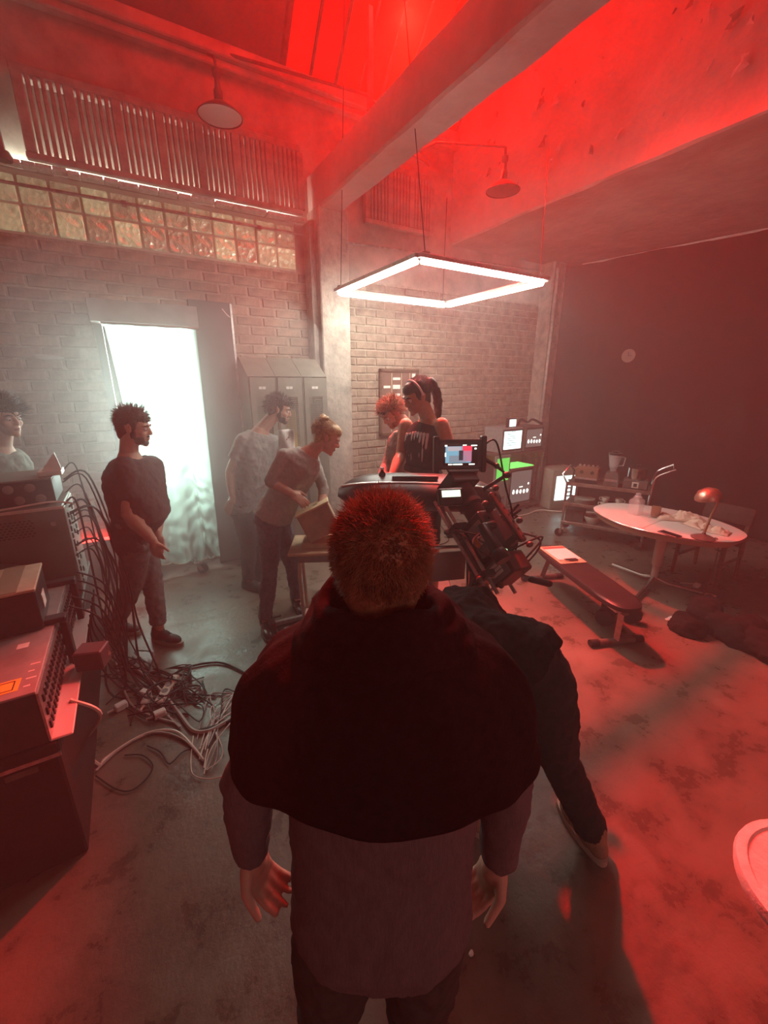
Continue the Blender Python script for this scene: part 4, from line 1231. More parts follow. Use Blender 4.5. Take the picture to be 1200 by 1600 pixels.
# ================================================================== TABLE
TH = 0.66
tt = thing('dining_table', 'boat-shaped white laminate table on a chrome pedestal with splayed feet', 'table', (4.22, 1.86, 0), R(4))
def boat(a, L=0.62, Wd=0.46):
    x = math.copysign(abs(math.cos(a)) ** 0.62, math.cos(a)) * Wd
    y = math.copysign(abs(math.sin(a)) ** 0.80, math.sin(a)) * L
    return (x * (1 - 0.33 * (y / L) ** 2), y)
ol = [boat(2 * math.pi * k / 64) for k in range(64)]
M_LAM = mat('white_laminate', (0.74, 0.68, 0.64), 0.28, noise=(6, 0.06))
up_half = [p for p in ol]
MB().loft([[V((p[0] * q, p[1] * q, z)) for p in ol] for (q, z) in ((0.985, TH - 0.004), (0.995, TH), )] ).build('top_core', M_WOOD_DK, tt, smooth=False)
for sgn in (1, -1):
    h2 = [(x, y) for (x, y) in ol if y * sgn > 0.02]
    h2 = sorted(h2, key=lambda p: math.atan2(p[1] * sgn, p[0]))
    h2 = [(h2[0][0], 0.003 * sgn)] + h2 + [(h2[-1][0], 0.003 * sgn)]
    MB().loft([[V((x, y, TH)) for x, y in h2], [V((x, y, TH + 0.012)) for x, y in h2]]).build('top_leaf', M_LAM, tt, smooth=False)
MB().loft([[V((p[0] * q, p[1] * q, z)) for p in ol] for (q, z) in ((1.0, TH - 0.002), (1.006, TH + 0.004), (1.006, TH + 0.010), (1.0, TH + 0.0135))], cap=False).build('metal_edge', M_CHROME, tt)
MB().loft([[V((p[0] * q, p[1] * q, z)) for p in ol] for (q, z) in ((0.93, TH - 0.055), (0.97, TH - 0.004))], cap=False).build('apron', mat('apron_tan', (0.33, 0.26, 0.19), 0.6), tt)
MB().tube([(0.02, -0.02, 0.07), (0.02, -0.02, 0.20), (0.02, -0.02, 0.21), (0.02, -0.02, TH - 0.01)], [0.032, 0.032, 0.045, 0.045], 20).build('pedestal', mat('cream_column', (0.55, 0.50, 0.45), 0.35, 0.3), tt)
for (x, y) in ((0.10, 0.42), (0.16, -0.50), (-0.55, -0.10)):
    MB().tube([(0.02, -0.02, 0.075), (0.02 + (x - 0.02) * 0.25, -0.02 + (y + 0.02) * 0.25, 0.04), (x, y, 0.022)], 0.022, 12).build('foot', M_CHROME, tt)
def ontable(x, y):
    return Matrix.Translation((4.22, 1.86, TH + 0.0125)) @ Matrix.Rotation(R(4), 4, 'Z') @ V((x, y, 0))
def tpx(px, py):
    p = ground(px, py, TH + 0.0125); return p
jr = thing('glass_jar', 'clear square glass jar with a stopper on the white table', 'jar', tpx(992, 803))
MB().loft([[V((x * q, y * q, z)) for x, y in ((-1, -1), (1, -1), (1, 1), (-1, 1))] for q, z in ((0.048, 0), (0.05, 0.01), (0.05, 0.14), (0.04, 0.155), (0.028, 0.16), (0.028, 0.175))]).build('jar_body', M_GLASS, jr, smooth=False)
MB().lathe([(0.028, 0.176), (0.034, 0.18), (0.022, 0.195), (0.026, 0.21), (0, 0.22)], n=16).build('stopper', M_GLASS, jr)
tg = thing('tumbler', 'amber cut-glass tumbler standing on a coaster beside the jar', 'glass', tpx(1023, 808))
MB().lathe([(0, 0.004), (0.035, 0.004), (0.04, 0.012), (0.042, 0.11), (0.038, 0.11), (0.034, 0.02), (0, 0.018)], n=14).build('glass', mat('amber_glass', (0.75, 0.42, 0.28), 0.08, trans=0.8), tg, smooth=False)
MB().box((0, 0, 0.002), (0.11, 0.10, 0.004), Euler((0, 0, 0.5))).build('coaster', M_GLASS, tg, smooth=False)
_pv = tpx(1064, 842) - tpx(1027, 830)
ph = thing('phone', 'black mobile phone lying flat on the table edge', 'phone', tpx(1046, 835), math.atan2(_pv.y, _pv.x) - R(90))
MB().bb(-0.04, 0.04, -0.085, 0.085, 0, 0.009, bev=0.003).build('body', M_BLACK, ph, smooth=False)
MB().bb(-0.036, 0.036, -0.08, 0.08, 0.009, 0.010).build('screen', mat('phone_glass', (0.01, 0.01, 0.012), 0.08), ph, smooth=False)
def crumple(name, lab, pos, sx, sy, sz, seed, m, yaw=0.0):
    t = MB()
    def fn(u, v):
        x = (u - .5) * sx; y = (v - .5) * sy
        n = mnoise.noise(V((u * 3.1 + seed, v * 3.1, seed * 1.7))) + 0.5 * mnoise.noise(V((u * 7 + seed, v * 7, 2.0)))
        return (x, y, max(0.001, 0.004 + sz * (0.45 + n * 0.8) * (1 - (2 * abs(u - .5)) ** 3) * (1 - (2 * abs(v - .5)) ** 3)))
    t.grid(fn, 14, 12)
    o = tag(t.build(name, m, smooth=True, angle=12), lab, 'paper')
    o.location = pos; o.rotation_euler = (0, 0, yaw)
    o.modifiers.new('t', 'SOLIDIFY').thickness = 0.0012
    return o
M_KRAFT = mat('pale_kraft_paper', (0.66, 0.50, 0.40), 0.8, noise=(12, 0.1))
crumple('paper_bag', 'crumpled pale paper bag behind the tumbler on the table', tpx(1062, 810), 0.42, 0.26, 0.12, 1.0, M_KRAFT, R(-50))
crumple('paper_wrapper', 'open crumpled paper wrapper by the desk lamp base', tpx(1092, 822), 0.20, 0.22, 0.06, 4.0, M_KRAFT, R(-20))
crumple('paper_wrapper', 'folded paper wrapper at the right end of the table', tpx(1122, 832), 0.15, 0.17, 0.05, 7.0, M_KRAFT, R(10))
dl = thing('desk_lamp', 'old metal gooseneck desk lamp with a dome shade on the table', 'lamp', tpx(1098, 841), R(-31))
MB().lathe([(0, 0), (0.085, 0), (0.088, 0.008), (0.06, 0.022), (0.03, 0.032), (0.015, 0.04), (0.012, 0.05)], n=28).build('base', M_STEEL_DK, dl)
gp = cat([(0, 0, 0.04), (0.012, 0, 0.12), (0.03, 0, 0.22), (0.05, 0.0, 0.30), (0.04, 0.0, 0.345), (0.01, 0, 0.36)], 8)
MB().tube(gp, [0.009 + 0.0012 * (k % 2) for k in range(len(gp))], 8).build('gooseneck', mat('brass_neck', (0.35, 0.24, 0.16), 0.4, 0.8), dl)
MB().lathe([(0.0, 0.075), (0.03, 0.072), (0.07, 0.05), (0.092, 0.01), (0.095, -0.01), (0.09, -0.01), (0.066, 0.042), (0, 0.064)], (0, 0, 0), 28, Matrix.Rotation(R(-18), 3, 'Y')).xf(Matrix.Translation((-0.035, 0, 0.36))).build('shade', mat('aged_brass', (0.42, 0.33, 0.25), 0.35, 0.85, noise=(14, 0.3)), dl)
MB().lathe([(0.012, -0.03), (0.016, 0), (0.014, 0.03)], (0.02, 0, 0.365), 12).build('switch', M_CREAM, dl)
MB().tube(cat([(0.07, -0.02, 0.005), (0.10, -0.03, 0.004), (0.12, -0.04, -0.10), (0.125, -0.03, -0.35), (0.10, 0.0, -0.60), (0.03, 0.05, -0.655)], 6), 0.004, 6).build('flex', M_RUBBER, dl)
# chair behind the table
chp = ground(1090, 905)
cr = thing('wooden_chair', 'dark wooden chair with an upholstered back behind the table', 'chair', (4.90, 1.68, 0), R(-92))
for (x, y) in ((-0.2, -0.2), (0.2, -0.2)):
    MB().tube([(x, y, 0), (x * 0.96, y * 0.96, 0.43)], [0.017, 0.024], 8).build('leg', M_WOOD_DK, cr)
for x in (-0.19, 0.19):
    MB().tube([(x, 0.24, 0), (x, 0.20, 0.43), (x, 0.245, 0.70)], [0.018, 0.024, 0.018], 8).build('leg', M_WOOD_DK, cr)
MB().box((0, 0, 0.445), (0.45, 0.44, 0.06), None, 0.02, 2).build('seat', mat('brown_leatherette', (0.09, 0.05, 0.038), 0.5, noise=(12, 0.2)), cr)
MB().box((0, 0.232, 0.645), (0.44, 0.05, 0.18), Euler((R(-10), 0, 0)), 0.02, 2).build('backrest', mat('brown_fabric_back', (0.05, 0.03, 0.024), 0.8, noise=(20, 0.3)), cr)
MB().bb(-0.18, 0.18, 0.20, 0.22, 0.33, 0.38).bb(-0.19, -0.17, -0.18, 0.2, 0.2, 0.22).bb(0.17, 0.19, -0.18, 0.2, 0.2, 0.22).build('stretcher', M_WOOD_DK, cr, smooth=False)
# plug on the floor
pg = ground(1088, 917)
pk = thing('wall_plug', 'small white mains plug on the floor under the table', 'plug', pg)
MB().bb(-0.03, 0.03, -0.025, 0.025, 0, 0.035, bev=0.006).build('plug_body', M_WHITE, pk, smooth=False)
MB().tube(cat([(0.0, 0, 0.03), (-0.02, 0.05, 0.02), (-0.06, 0.12, 0.006)], 4), 0.005, 6).build('flex', M_WHITE, pk)

# ================================================================== WEIGHT BENCH
BH = 0.38
b0 = V((3.36, 2.44, 0)); b1 = V((2.93, 1.40, 0))
bd_ = (b1 - b0); BL = bd_.length; byaw = math.atan2(bd_.y, bd_.x)
be = thing('weight_bench', 'narrow black padded weight bench on a chrome frame', 'bench', b0, byaw)
pad = []
for k in range(48):
    a = 2 * math.pi * k / 48
    pad.append((BL / 2 + (BL / 2 + 0.06) * math.copysign(abs(math.cos(a)) ** 0.45, math.cos(a)), 0.145 * math.copysign(abs(math.sin(a)) ** 0.6, math.sin(a))))
MB().loft([[V((BL / 2 + (x - BL / 2) * q, y * q, z)) for x, y in pad] for q, z in ((0.93, BH - 0.055), (1.0, BH - 0.045), (1.0, BH - 0.012), (0.94, BH))]).build('pad', mat('black_vinyl', (0.020, 0.014, 0.014), 0.45, noise=(10, 0.2), bump=(60, 0.1)), be)
MB().bb(0.0, BL, -0.025, 0.025, BH - 0.105, BH - 0.056, bev=0.004).build('spine', M_STEEL_DK, be, smooth=False)
for (x, tilt, m) in ((0.06, -0.10, M_STEEL_DK), (BL - 0.05, 0.0, M_ALU)):
    MB().tube([(x, 0, BH - 0.08), (x + tilt, 0, 0.04)], 0.028, 4).build('leg', m, be, smooth=False)
    MB().tube([(x + tilt, -0.20, 0.026), (x + tilt, 0.20, 0.026)], 0.025, 12).build('foot_bar', M_STEEL_DK, be)
    for s in (-1, 1):
        MB().tube([(x + tilt, 0.15 * s, 0.028), (x + tilt, 0.22 * s, 0.028)], 0.028, 12).build('rubber_foot', M_RUBBER, be)
MB().bb(BL - 0.10, BL, -0.09, 0.09, BH - 0.075, BH - 0.057, bev=0.002).build('bracket', M_ALU, be, smooth=False)
cl_p = Matrix.Translation(b0) @ Matrix.Rotation(byaw, 4, 'Z') @ V((0.22, 0.01, BH + 0.001))
cbd = thing('clipboard', 'clipboard with white sheets lying on the far end of the weight bench', 'clipboard', cl_p, byaw)
MB().bb(-0.20, 0.20, -0.125, 0.125, 0, 0.006, bev=0.002).build('board', M_WOOD_LT, cbd, smooth=False)
MB().bb(-0.165, 0.13, -0.11, 0.11, 0.006, 0.012).build('sheets', M_PAPER, cbd, smooth=False)
MB().bb(0.13, 0.17, -0.06, 0.06, 0.006, 0.022, bev=0.004).tube([(0.165, -0.04, 0.02), (0.19, -0.04, 0.024), (0.19, 0.04, 0.024), (0.165, 0.04, 0.02)], 0.004, 6).build('clip', M_CHROME, cbd, smooth=False)
MB().bb(-0.165, -0.12, -0.11, 0.11, 0.012, 0.0125).build('red_heading', mat('red_print', (0.55, 0.10, 0.08), 0.7), cbd, smooth=False)
# dumbbell on the floor under the bench
for (px, py, lab, yw) in ((948, 968, 'black dumbbell on the floor beside the near bench leg', 20), (983, 962, 'black dumbbell on the floor beyond the near bench leg', 35)):
    p = ground(px, py)
    db = thing('dumbbell', lab, 'dumbbell', p, R(yw))
    MB().tube([(-0.13, 0, 0.075), (0.13, 0, 0.075)], 0.014, 10).build('grip', M_CHROME, db)
    for s in (-1, 1):
        MB().lathe([(0.015, -0.035), (0.07, -0.035), (0.076, -0.025), (0.076, 0.025), (0.07, 0.035), (0.015, 0.035)], (0.105 * s, 0, 0.076), 10, Matrix.Rotation(R(90), 3, 'Y')).build('weight', M_RUBBER, db, smooth=False)

# heap of black cloth on the floor
bgm = MB()
for (x, y, r, h_) in ((1075, 985, 0.15, 0.11), (1100, 968, 0.14, 0.17), (1120, 985, 0.13, 0.11), (1150, 1000, 0.16, 0.12), (1180, 1012, 0.15, 0.11), (1215, 1030, 0.18, 0.10), (1170, 985, 0.12, 0.10)):
    p = ground(x, y)
    bgm.ell(p + V((0, 0, h_ * 0.35)), (r, r * 0.9, h_))
bgme = remesh(bgm, 0.014, 6, [(0.10, 0.06), (0.03, 0.02)])
for v in bgme.vertices:
    if v.co.z < 0.002: v.co.z = 0.002
bgme.materials.append(M_BLACKTOP)
tag(link('cloth_heap', bgme), 'heap of black cloth dropped on the floor right of the bench', 'cloth')

# white round stool at the right edge
wsp = ground(1312, 1408, 0.30)
ws = thing('round_stool', 'white round stool top at the right edge of the picture', 'stool', (wsp.x, wsp.y, 0))
MB().lathe([(0, 0.25), (0.24, 0.25), (0.265, 0.258), (0.27, 0.285), (0.265, 0.305), (0.235, 0.309), (0.228, 0.300), (0, 0.300)], n=48).build('seat', mat('chalky_white', (0.74, 0.71, 0.68), 0.6, noise=(12, 0.15), bump=(60, 0.3)), ws)
MB().lathe([(0, 0.251), (0.10, 0.251), (0.06, 0.20), (0.045, 0.05), (0.10, 0.012), (0.11, 0.0), (0, 0.0)], n=32).build('pedestal', M_WHITE, ws)

# ================================================================== SCHOOL DESK AND BOX
dyaw = -YAW + R(4)
dp = at(449, 866, 2.80)
DH = dp.z
dk = thing('school_desk', 'small school desk with a pale wooden top and cream tubular frame', 'desk', (dp.x, dp.y, 0), dyaw)
MB().bb(0, 0.56, 0, 0.40, DH - 0.022, DH, bev=0.004).build('top', M_WOOD_LT, dk, smooth=False)
MB().bb(0.06, 0.50, 0.06, 0.36, DH - 0.10, DH - 0.023, bev=0.004).build('drawer_box', M_GREYP, dk, smooth=False)
M_TUBE = mat('cream_tube', (0.52, 0.47, 0.38), 0.4, 0.1, noise=(20, 0.15))
for x in (0.08, 0.46):
    for y in (0.08, 0.30):
        MB().tube([(x, y, DH - 0.02), (x - 0.015 if x < 0.2 else x + 0.015, y, DH * 0.7), (x, y, 0.10)], 0.013, 8).build('leg', M_TUBE, dk)
    MB().tube(cat([(x, -0.04, 0.013), (x, 0.0, 0.07), (x, 0.08, 0.105), (x, 0.30, 0.105), (x, 0.40, 0.07), (x, 0.44, 0.013)], 5), 0.013, 8).build('skid', M_TUBE, dk)
MB().tube([(0.08, 0.19, 0.105), (0.46, 0.19, 0.105)], 0.012, 8).build('cross_tube', M_TUBE, dk)
MB().tube([(0.08, 0.30, 0.105), (0.46, 0.30, DH - 0.10)], 0.010, 8).build('brace', M_TUBE, dk)
MD = Matrix.Translation((dp.x, dp.y, 0)) @ Matrix.Rotation(dyaw, 4, 'Z')
wbp = MD @ V((0.225, 0.20, DH))
wbx = thing('wooden_box', 'tan wooden box tipped up on its base on the school desk', 'box', wbp, dyaw)
MB().bb(-0.13, 0.12, -0.10, 0.10, 0.0, 0.04, bev=0.004).build('base', M_CARD, wbx, smooth=False)
RB = Euler((R(-6), R(-24), R(8)))
MB().box((-0.005, 0.0, 0.190), (0.25, 0.22, 0.22), RB, 0.006).build('body', mat('tan_box_side', (0.42, 0.31, 0.21), 0.7, noise=(9, 0.15)), wbx, smooth=False)
rbm = RB.to_matrix()
MB().box(V((-0.005, 0, 0.19)) + rbm @ V((0, 0, 0.116)), (0.27, 0.24, 0.014), RB, 0.003).build('lid', M_CARD, wbx, smooth=False)
MB().box(V((-0.005, 0, 0.19)) + rbm @ V((0.03, -0.02, 0.124)), (0.035, 0.010, 0.003), RB).build('slot', M_BLACK, wbx, smooth=False)

# ================================================================== TREADMILL
tmc = at(655, 770, 2.50)
tm_ = thing('treadmill', 'treadmill seen from the front with a wide dark console', 'treadmill', (tmc.x, tmc.y, 0), -YAW)
ZC = tmc.z
con = MB()
rings = []
for k in range(41):
    x = -0.50 + 1.0 * k / 40
    q = (1 - abs(x / 0.505) ** 5)
    hz_ = 0.012 + 0.075 * q; dy = 0.04 + 0.12 * q
    cz = ZC + 0.01 - 0.05 * (x / 0.5) * 0.3 - 0.02 * (x / 0.5) ** 2
    ring = []
    for a_ in range(20):
        a = 2 * math.pi * a_ / 20
        yy = math.cos(a) * dy; zz_ = math.copysign(abs(math.sin(a)) ** 0.7, math.sin(a)) * hz_
        ring.append(V((x, yy + (zz_ * -0.35), cz + zz_ + yy * 0.25)))
    rings.append(ring)
con.loft(rings)
cn = con.build('console', mat('treadmill_plastic', (0.055, 0.042, 0.040), 0.4, noise=(12, 0.2)), tm_)
MB().loft([[p + V((0, -0.001, 0.002)) if False else p for p in [V((x, -0.075 + 0.0 * x, ZC + 0.078 - 0.015 * (x / 0.5) - 0.02 * (x / 0.5) ** 2 - 0.02 * abs(x / 0.5) ** 5)) + V((0, math.cos(t) * 0.016, math.sin(t) * 0.010)) for t in [2 * math.pi * j / 8 for j in range(8)]]] for x in [-0.47 + 0.94 * k / 24 for k in range(25)]]).build('rim', mat('silver_trim', (0.48, 0.44, 0.41), 0.35, 0.6), tm_)
MB().box((-0.03, -0.04, ZC + 0.105), (0.28, 0.03, 0.025), Euler((R(15), 0, 0)), 0.008).build('display_lip', M_BLACK, tm_)
MB().box((-0.02, -0.115, ZC + 0.04), (0.04, 0.01, 0.018), None, 0.003).build('port', M_BLACK, tm_, smooth=False)
for s in (-1, 1):
    MB().tube([(0.38 * s, 0.06, ZC - 0.02), (0.36 * s, -0.06, 0.55), (0.36 * s, -0.02, 0.12)], 0.035, 10).build('upright', M_STEEL_DK, tm_)
    MB().tube(cat([(0.40 * s, 0.05, ZC), (0.40 * s, 0.30, ZC - 0.02), (0.38 * s, 0.52, ZC - 0.16)], 5), 0.018, 10).build('handrail', M_RUBBER, tm_)
MB().box((0, 0.62, 0.10), (0.80, 1.50, 0.13), None, 0.02).build('deck', M_STEEL_DK, tm_, smooth=False)
MB().box((0, 0.66, 0.172), (0.52, 1.36, 0.016), None, 0.004).build('belt', M_RUBBER, tm_, smooth=False)
for s in (-1, 1):
    MB().box((0.33 * s, 0.62, 0.02), (0.06, 1.4, 0.04), None, 0.006).build('foot_rail', M_RUBBER, tm_, smooth=False)
MB().box((0, -0.06, 0.16), (0.74, 0.24, 0.16), None, 0.05, 2).build('motor_cover', M_BLACK, tm_)
bt = thing('small_bottle', 'small dark bottle standing on the left end of the treadmill console', 'bottle', tmc - RT * 0.23 + FH * 0.02 + V((0, 0, 0.088)))
MB().lathe([(0, 0), (0.02, 0), (0.022, 0.004), (0.022, 0.03), (0.01, 0.045), (0.009, 0.055)], n=14).build('flask', M_BLACK, bt)
MB().lathe([(0, 0.055), (0.012, 0.055), (0.012, 0.068), (0, 0.068)], n=12).build('cap', M_WHITE, bt)

# folding chair behind the camera
fcp = at(688, 890, 2.30)
fc = thing('folding_chair', 'folding chair with a grey back panel beyond the camera rig', 'chair', (fcp.x, fcp.y, 0), -YAW + R(12))
fz_ = at(688, 857, 2.30).z
MB().tube(cat([(-0.20, 0, 0.02), (-0.19, 0.0, 0.5), (-0.17, 0, fz_ - 0.05), (-0.12, 0, fz_), (0.12, 0, fz_), (0.17, 0, fz_ - 0.05), (0.19, 0, 0.5), (0.20, 0, 0.02)], 4), 0.011, 8).build('back_frame', M_CHROME, fc)
MB().box((0, 0, fz_ - 0.12), (0.32, 0.012, 0.19), None, 0.004).build('backrest', mat('grey_vinyl', (0.26, 0.22, 0.22), 0.5), fc, smooth=False)
MB().box((0, 0.20, 0.44), (0.36, 0.36, 0.03), None, 0.01).build('seat', M_GREYP, fc, smooth=False)
for s in (-1, 1):
    MB().tube([(0.18 * s, 0.04, 0.62), (0.19 * s, 0.42, 0.02)], 0.011, 8).build('leg', M_CHROME, fc)

# ================================================================== DOLLY TRACK
ta = ground(436, 1000); tb_ = ground(560, 968)
td_ = (tb_ - ta); td_.z = 0; tl_ = 1.3; tyaw = math.atan2(td_.y, td_.x)
tk = thing('slider_track', 'pair of short metal slider rails lying on the floor by the school desk', 'track', ta, tyaw)
for y in (-0.12, 0.14):
    MB().bb(0, tl_, y - 0.016, y + 0.016, 0.05, 0.085, bev=0.004).build('rail', M_ALU, tk, smooth=False)
    MB().bb(0.0, tl_, y - 0.012, y + 0.012, 0.02, 0.05).build('rail_web', M_BLACK, tk, smooth=False)
for x in (0.02, 0.62, 1.22):
    MB().bb(x, x + 0.05, -0.18, 0.20, 0, 0.022, bev=0.003).build('sleeper', M_BLACK, tk, smooth=False)
MB().bb(-0.05, 0.0, 0.06, 0.20, 0.0, 0.12, bev=0.004).tube([(-0.02, 0.15, 0.12), (-0.02, 0.15, 0.19)], 0.008, 8).tube([(0.0, 0.16, 0.11), (0.06, 0.16, 0.115)], 0.008, 8).build('end_clamp', M_BLACK, tk, smooth=False)

# ================================================================== CINEMA CAMERA RIG
ro = at(768, 842, 2.12)
rg_ = thing('camera_rig', 'cinema camera rig with batteries rods and handles on a low tripod', 'camera', (ro.x, ro.y, 0))
fwd = (FH * 0.72 - RT * 0.40 + V((0, 0, 0.62))).normalized()
rgt = fwd.cross(V((0, 0, 1))).normalized()
rgt = (Quaternion(fwd, R(8)) @ rgt).normalized()
upv = rgt.cross(fwd)
RM = Matrix((rgt, fwd, upv)).transposed()
off_r = V((ro.x, ro.y, 0))
def rp(name, mb, m, parent=None, smooth=True):
    mb.xf(Matrix.Translation(ro - off_r) @ RM.to_4x4() @ Matrix.Scale(1.18, 4))
    return mb.build(name, m, parent or rg_, smooth=smooth)
body_ = rp('camera_body', MB().bb(-0.065, 0.065, -0.09, 0.12, -0.08, 0.07, bev=0.01), M_BLACK, smooth=False)
rp('side_plate', MB().bb(-0.072, -0.065, -0.07, 0.08, -0.05, 0.05, bev=0.002), M_GREYP, body_, smooth=False)
rp('white_label', MB().bb(-0.075, -0.072, -0.02, 0.03, -0.01, 0.03), M_PAPER, body_, smooth=False)
rp('orange_label', MB().bb(-0.075, -0.072, -0.02, 0.025, -0.035, -0.015), mat('orange_print', (0.75, 0.32, 0.10), 0.6), body_, smooth=False)
rp('status_light', MB().ell((-0.02, -0.095, 0.05), (0.006, 0.006, 0.006)).ell((-0.02, -0.095, 0.03), (0.006, 0.006, 0.006)), glow('green_dot', (0.5, 1.0, 0.5), 3), body_)
rp('record_light', MB().ell((-0.035, -0.095, -0.02), (0.005, 0.005, 0.005)), glow('red_dot', (1.0, 0.25, 0.2), 3), body_)
bat = rp('battery', MB().bb(-0.055, 0.075, -0.20, -0.10, -0.10, 0.055, bev=0.008), mat('battery_brown', (0.085, 0.05, 0.045), 0.5), smooth=False)
rp('battery_label', MB().bb(-0.060, -0.055, -0.19, -0.11, -0.085, 0.04), M_GREYP, bat, smooth=False)
bl2 = MB()
for k in range(3):
    bl2.bb(-0.0625, -0.060, -0.17 + 0.018 * k, -0.157 + 0.018 * k, -0.055, 0.01)
rp('battery_print', bl2, M_PAPER, bat, smooth=False)
for (x, z, r_) in ((-0.095, -0.055, 0.0085), (-0.115, -0.085, 0.0085), (-0.075, -0.105, 0.0085), (0.07, -0.105, 0.0085)):
    rp('rod', MB().tube([(x, -0.24, z), (x, 0.30, z)], r_, 10), M_ALU)
for y in (0.10, -0.16):
    rp('rod_clamp', MB().bb(-0.13, -0.05, y, y + 0.03, -0.12, -0.03, bev=0.004), M_BLACK, smooth=False)
rp('base_plate', MB().bb(-0.09, 0.085, -0.14, 0.16, -0.125, -0.085, bev=0.006), M_STEEL_DK, smooth=False)
ln = rp('lens', MB().lathe([(0.0, 0.12), (0.045, 0.12), (0.05, 0.13), (0.05, 0.18), (0.055, 0.185), (0.055, 0.23), (0.06, 0.24), (0.06, 0.30), (0.05, 0.305), (0, 0.29)], n=24, M=Matrix.Rotation(R(-90), 3, 'X')), M_BLACK)
rp('focus_ring', MB().lathe([(0.053, 0.19), (0.060, 0.192), (0.060, 0.212), (0.053, 0.214)], n=30, M=Matrix.Rotation(R(-90), 3, 'X')), M_RUBBER, ln)
rp('matte_box', MB().bb(-0.09, 0.09, 0.30, 0.36, -0.07, 0.07, bev=0.006).bb(-0.10, 0.10, 0.35, 0.40, 0.07, 0.08), M_BLACK, smooth=False)
th_ = rp('top_handle', MB().bb(-0.018, 0.018, -0.11, 0.16, 0.125, 0.150, bev=0.006).bb(-0.014, 0.014, -0.09, -0.06, 0.07, 0.13).bb(-0.014, 0.014, 0.10, 0.13, 0.07, 0.13), M_STEEL_DK, smooth=False)
hl = MB()
for k in range(7):
    hl.lathe([(0, 0.151), (0.006, 0.151), (0.006, 0.153), (0, 0.153)], (0, -0.09 + 0.038 * k, 0), 10)
rp('handle_holes', hl, M_BLACK, th_)
rp('viewfinder', MB().tube([(-0.05, 0.02, 0.09), (-0.15, 0.0, 0.11), (-0.15, -0.12, 0.11)], [0.018, 0.022, 0.028], 12).lathe([(0.028, 0), (0.036, 0.02), (0.034, 0.05), (0.02, 0.05)], (-0.15, -0.12, 0.11), 16, Matrix.Rotation(R(90), 3, 'X')), M_BLACK)
rp('video_transmitter', MB().bb(0.066, 0.11, -0.06, 0.08, -0.05, 0.06, bev=0.005).tube([(0.09, 0.06, 0.06), (0.10, 0.07, 0.16)], 0.006, 8), M_BLACK, smooth=False)
rp('focus_motor', MB().lathe([(0, 0), (0.022, 0), (0.022, 0.07), (0, 0.07)], (0.08, 0.16, -0.02), 14, Matrix.Rotation(R(-90), 3, 'X')).lathe([(0, 0), (0.026, 0), (0.026, 0.015), (0, 0.015)], (0.08, 0.24, -0.02), 18, Matrix.Rotation(R(-90), 3, 'X')), M_STEEL_DK)
for (x, y, z) in ((0.02, 0.17, 0.16), (-0.03, 0.13, 0.10), (0.11, -0.10, 0.08), (-0.12, 0.05, -0.04), (-0.13, -0.15, -0.07), (0.12, 0.02, 0.10), (-0.14, 0.12, -0.09)):
    rp('knob', MB().ell((x, y, z), (0.018, 0.014, 0.016), None, 10, 7), M_STEEL_DK, body_)
for k in range(9):
    rr_ = random.Random(k)
    p0 = (rr_.uniform(-0.06, 0.10), rr_.uniform(-0.12, 0.1), rr_.uniform(-0.05, 0.12)); p3 = (rr_.uniform(0.0, 0.12), rr_.uniform(-0.2, 0.15), rr_.uniform(-0.12, 0.1))
    mid = (rr_.uniform(0.10, 0.19) if k % 3 else rr_.uniform(-0.2, -0.12), (p0[1] + p3[1]) / 2 + rr_.uniform(-.08, .08), rr_.uniform(-0.05, 0.16))
    rp('camera_cable', MB().tube(cat([p0, mid, p3], 8), 0.0045, 6), M_RUBBER)
# director's monitor on an articulated arm, small receiver screen, handles
def panel(name, c, w, h_, d, yaw, tilt, m, parent=None):
    Mx = (Matrix.Rotation(yaw, 3, 'Z') @ Matrix.Rotation(tilt, 3, 'X'))
    o = MB().box(c - off_r, (w, d, h_), Mx, 0.006).build(name, m, parent or rg_, smooth=False)
    return o, Mx
mc = at(718, 710, 2.16)
mon, MX = panel('monitor', mc, 0.235, 0.155, 0.03, -YAW + R(6), R(-6), M_BLACK)
def onmon(name, x, z, w, h_, m, y=-0.0165, par=None):
    return MB().box(mc - off_r + MX @ V((x, y, z)), (w, 0.002, h_), MX).build(name, m, par or mon, smooth=False)
for s in (-1, 1):
    MB().box(mc - off_r + MX @ V((0.125 * s, 0, 0)), (0.028, 0.045, 0.19), MX, 0.006).build('side_bracket', M_BLACK, mon, smooth=False)
scr = onmon('screen', 0.0, 0.0, 0.185, 0.115, mat('dark_display', (0.015, 0.012, 0.012), 0.15))
pic = [(-0.012, 0.0, 0.135, 0.085, glow('picture_blue', (0.20, 0.42, 0.55), 0.9), -0.018), (0.035, 0.030, 0.05, 0.028, glow('picture_red', (0.85, 0.05, 0.09), 1.0), -0.0195),
       (0.036, -0.008, 0.045, 0.055, glow('picture_pink', (0.55, 0.22, 0.32), 0.8), -0.0195), (-0.035, 0.030, 0.07, 0.022, glow('picture_grey', (0.55, 0.48, 0.52), 0.8), -0.0195),
       (-0.015, -0.022, 0.09, 0.035, glow('picture_slate', (0.25, 0.30, 0.36), 0.8), -0.0195), (0.002, -0.004, 0.022, 0.05, glow('picture_dark', (0.03, 0.03, 0.04), 1.0), -0.021)]
for (x, z, w, h_, m, y) in pic:
    onmon('picture_area', x, z, w, h_, m, y, scr)
for (x, z, w, h_) in ((-0.078, 0.046, 0.012, 0.008), (-0.08, 0.0, 0.006, 0.02), (0.07, 0.046, 0.03, 0.006), (0.078, 0.03, 0.010, 0.008), (-0.055, -0.050, 0.02, 0.006), (-0.015, -0.050, 0.05, 0.006), (0.06, -0.050, 0.03, 0.006), (0.02, 0.048, 0.02, 0.005)):
    onmon('readout', x, z, w, h_, M_MARK, -0.022, scr)
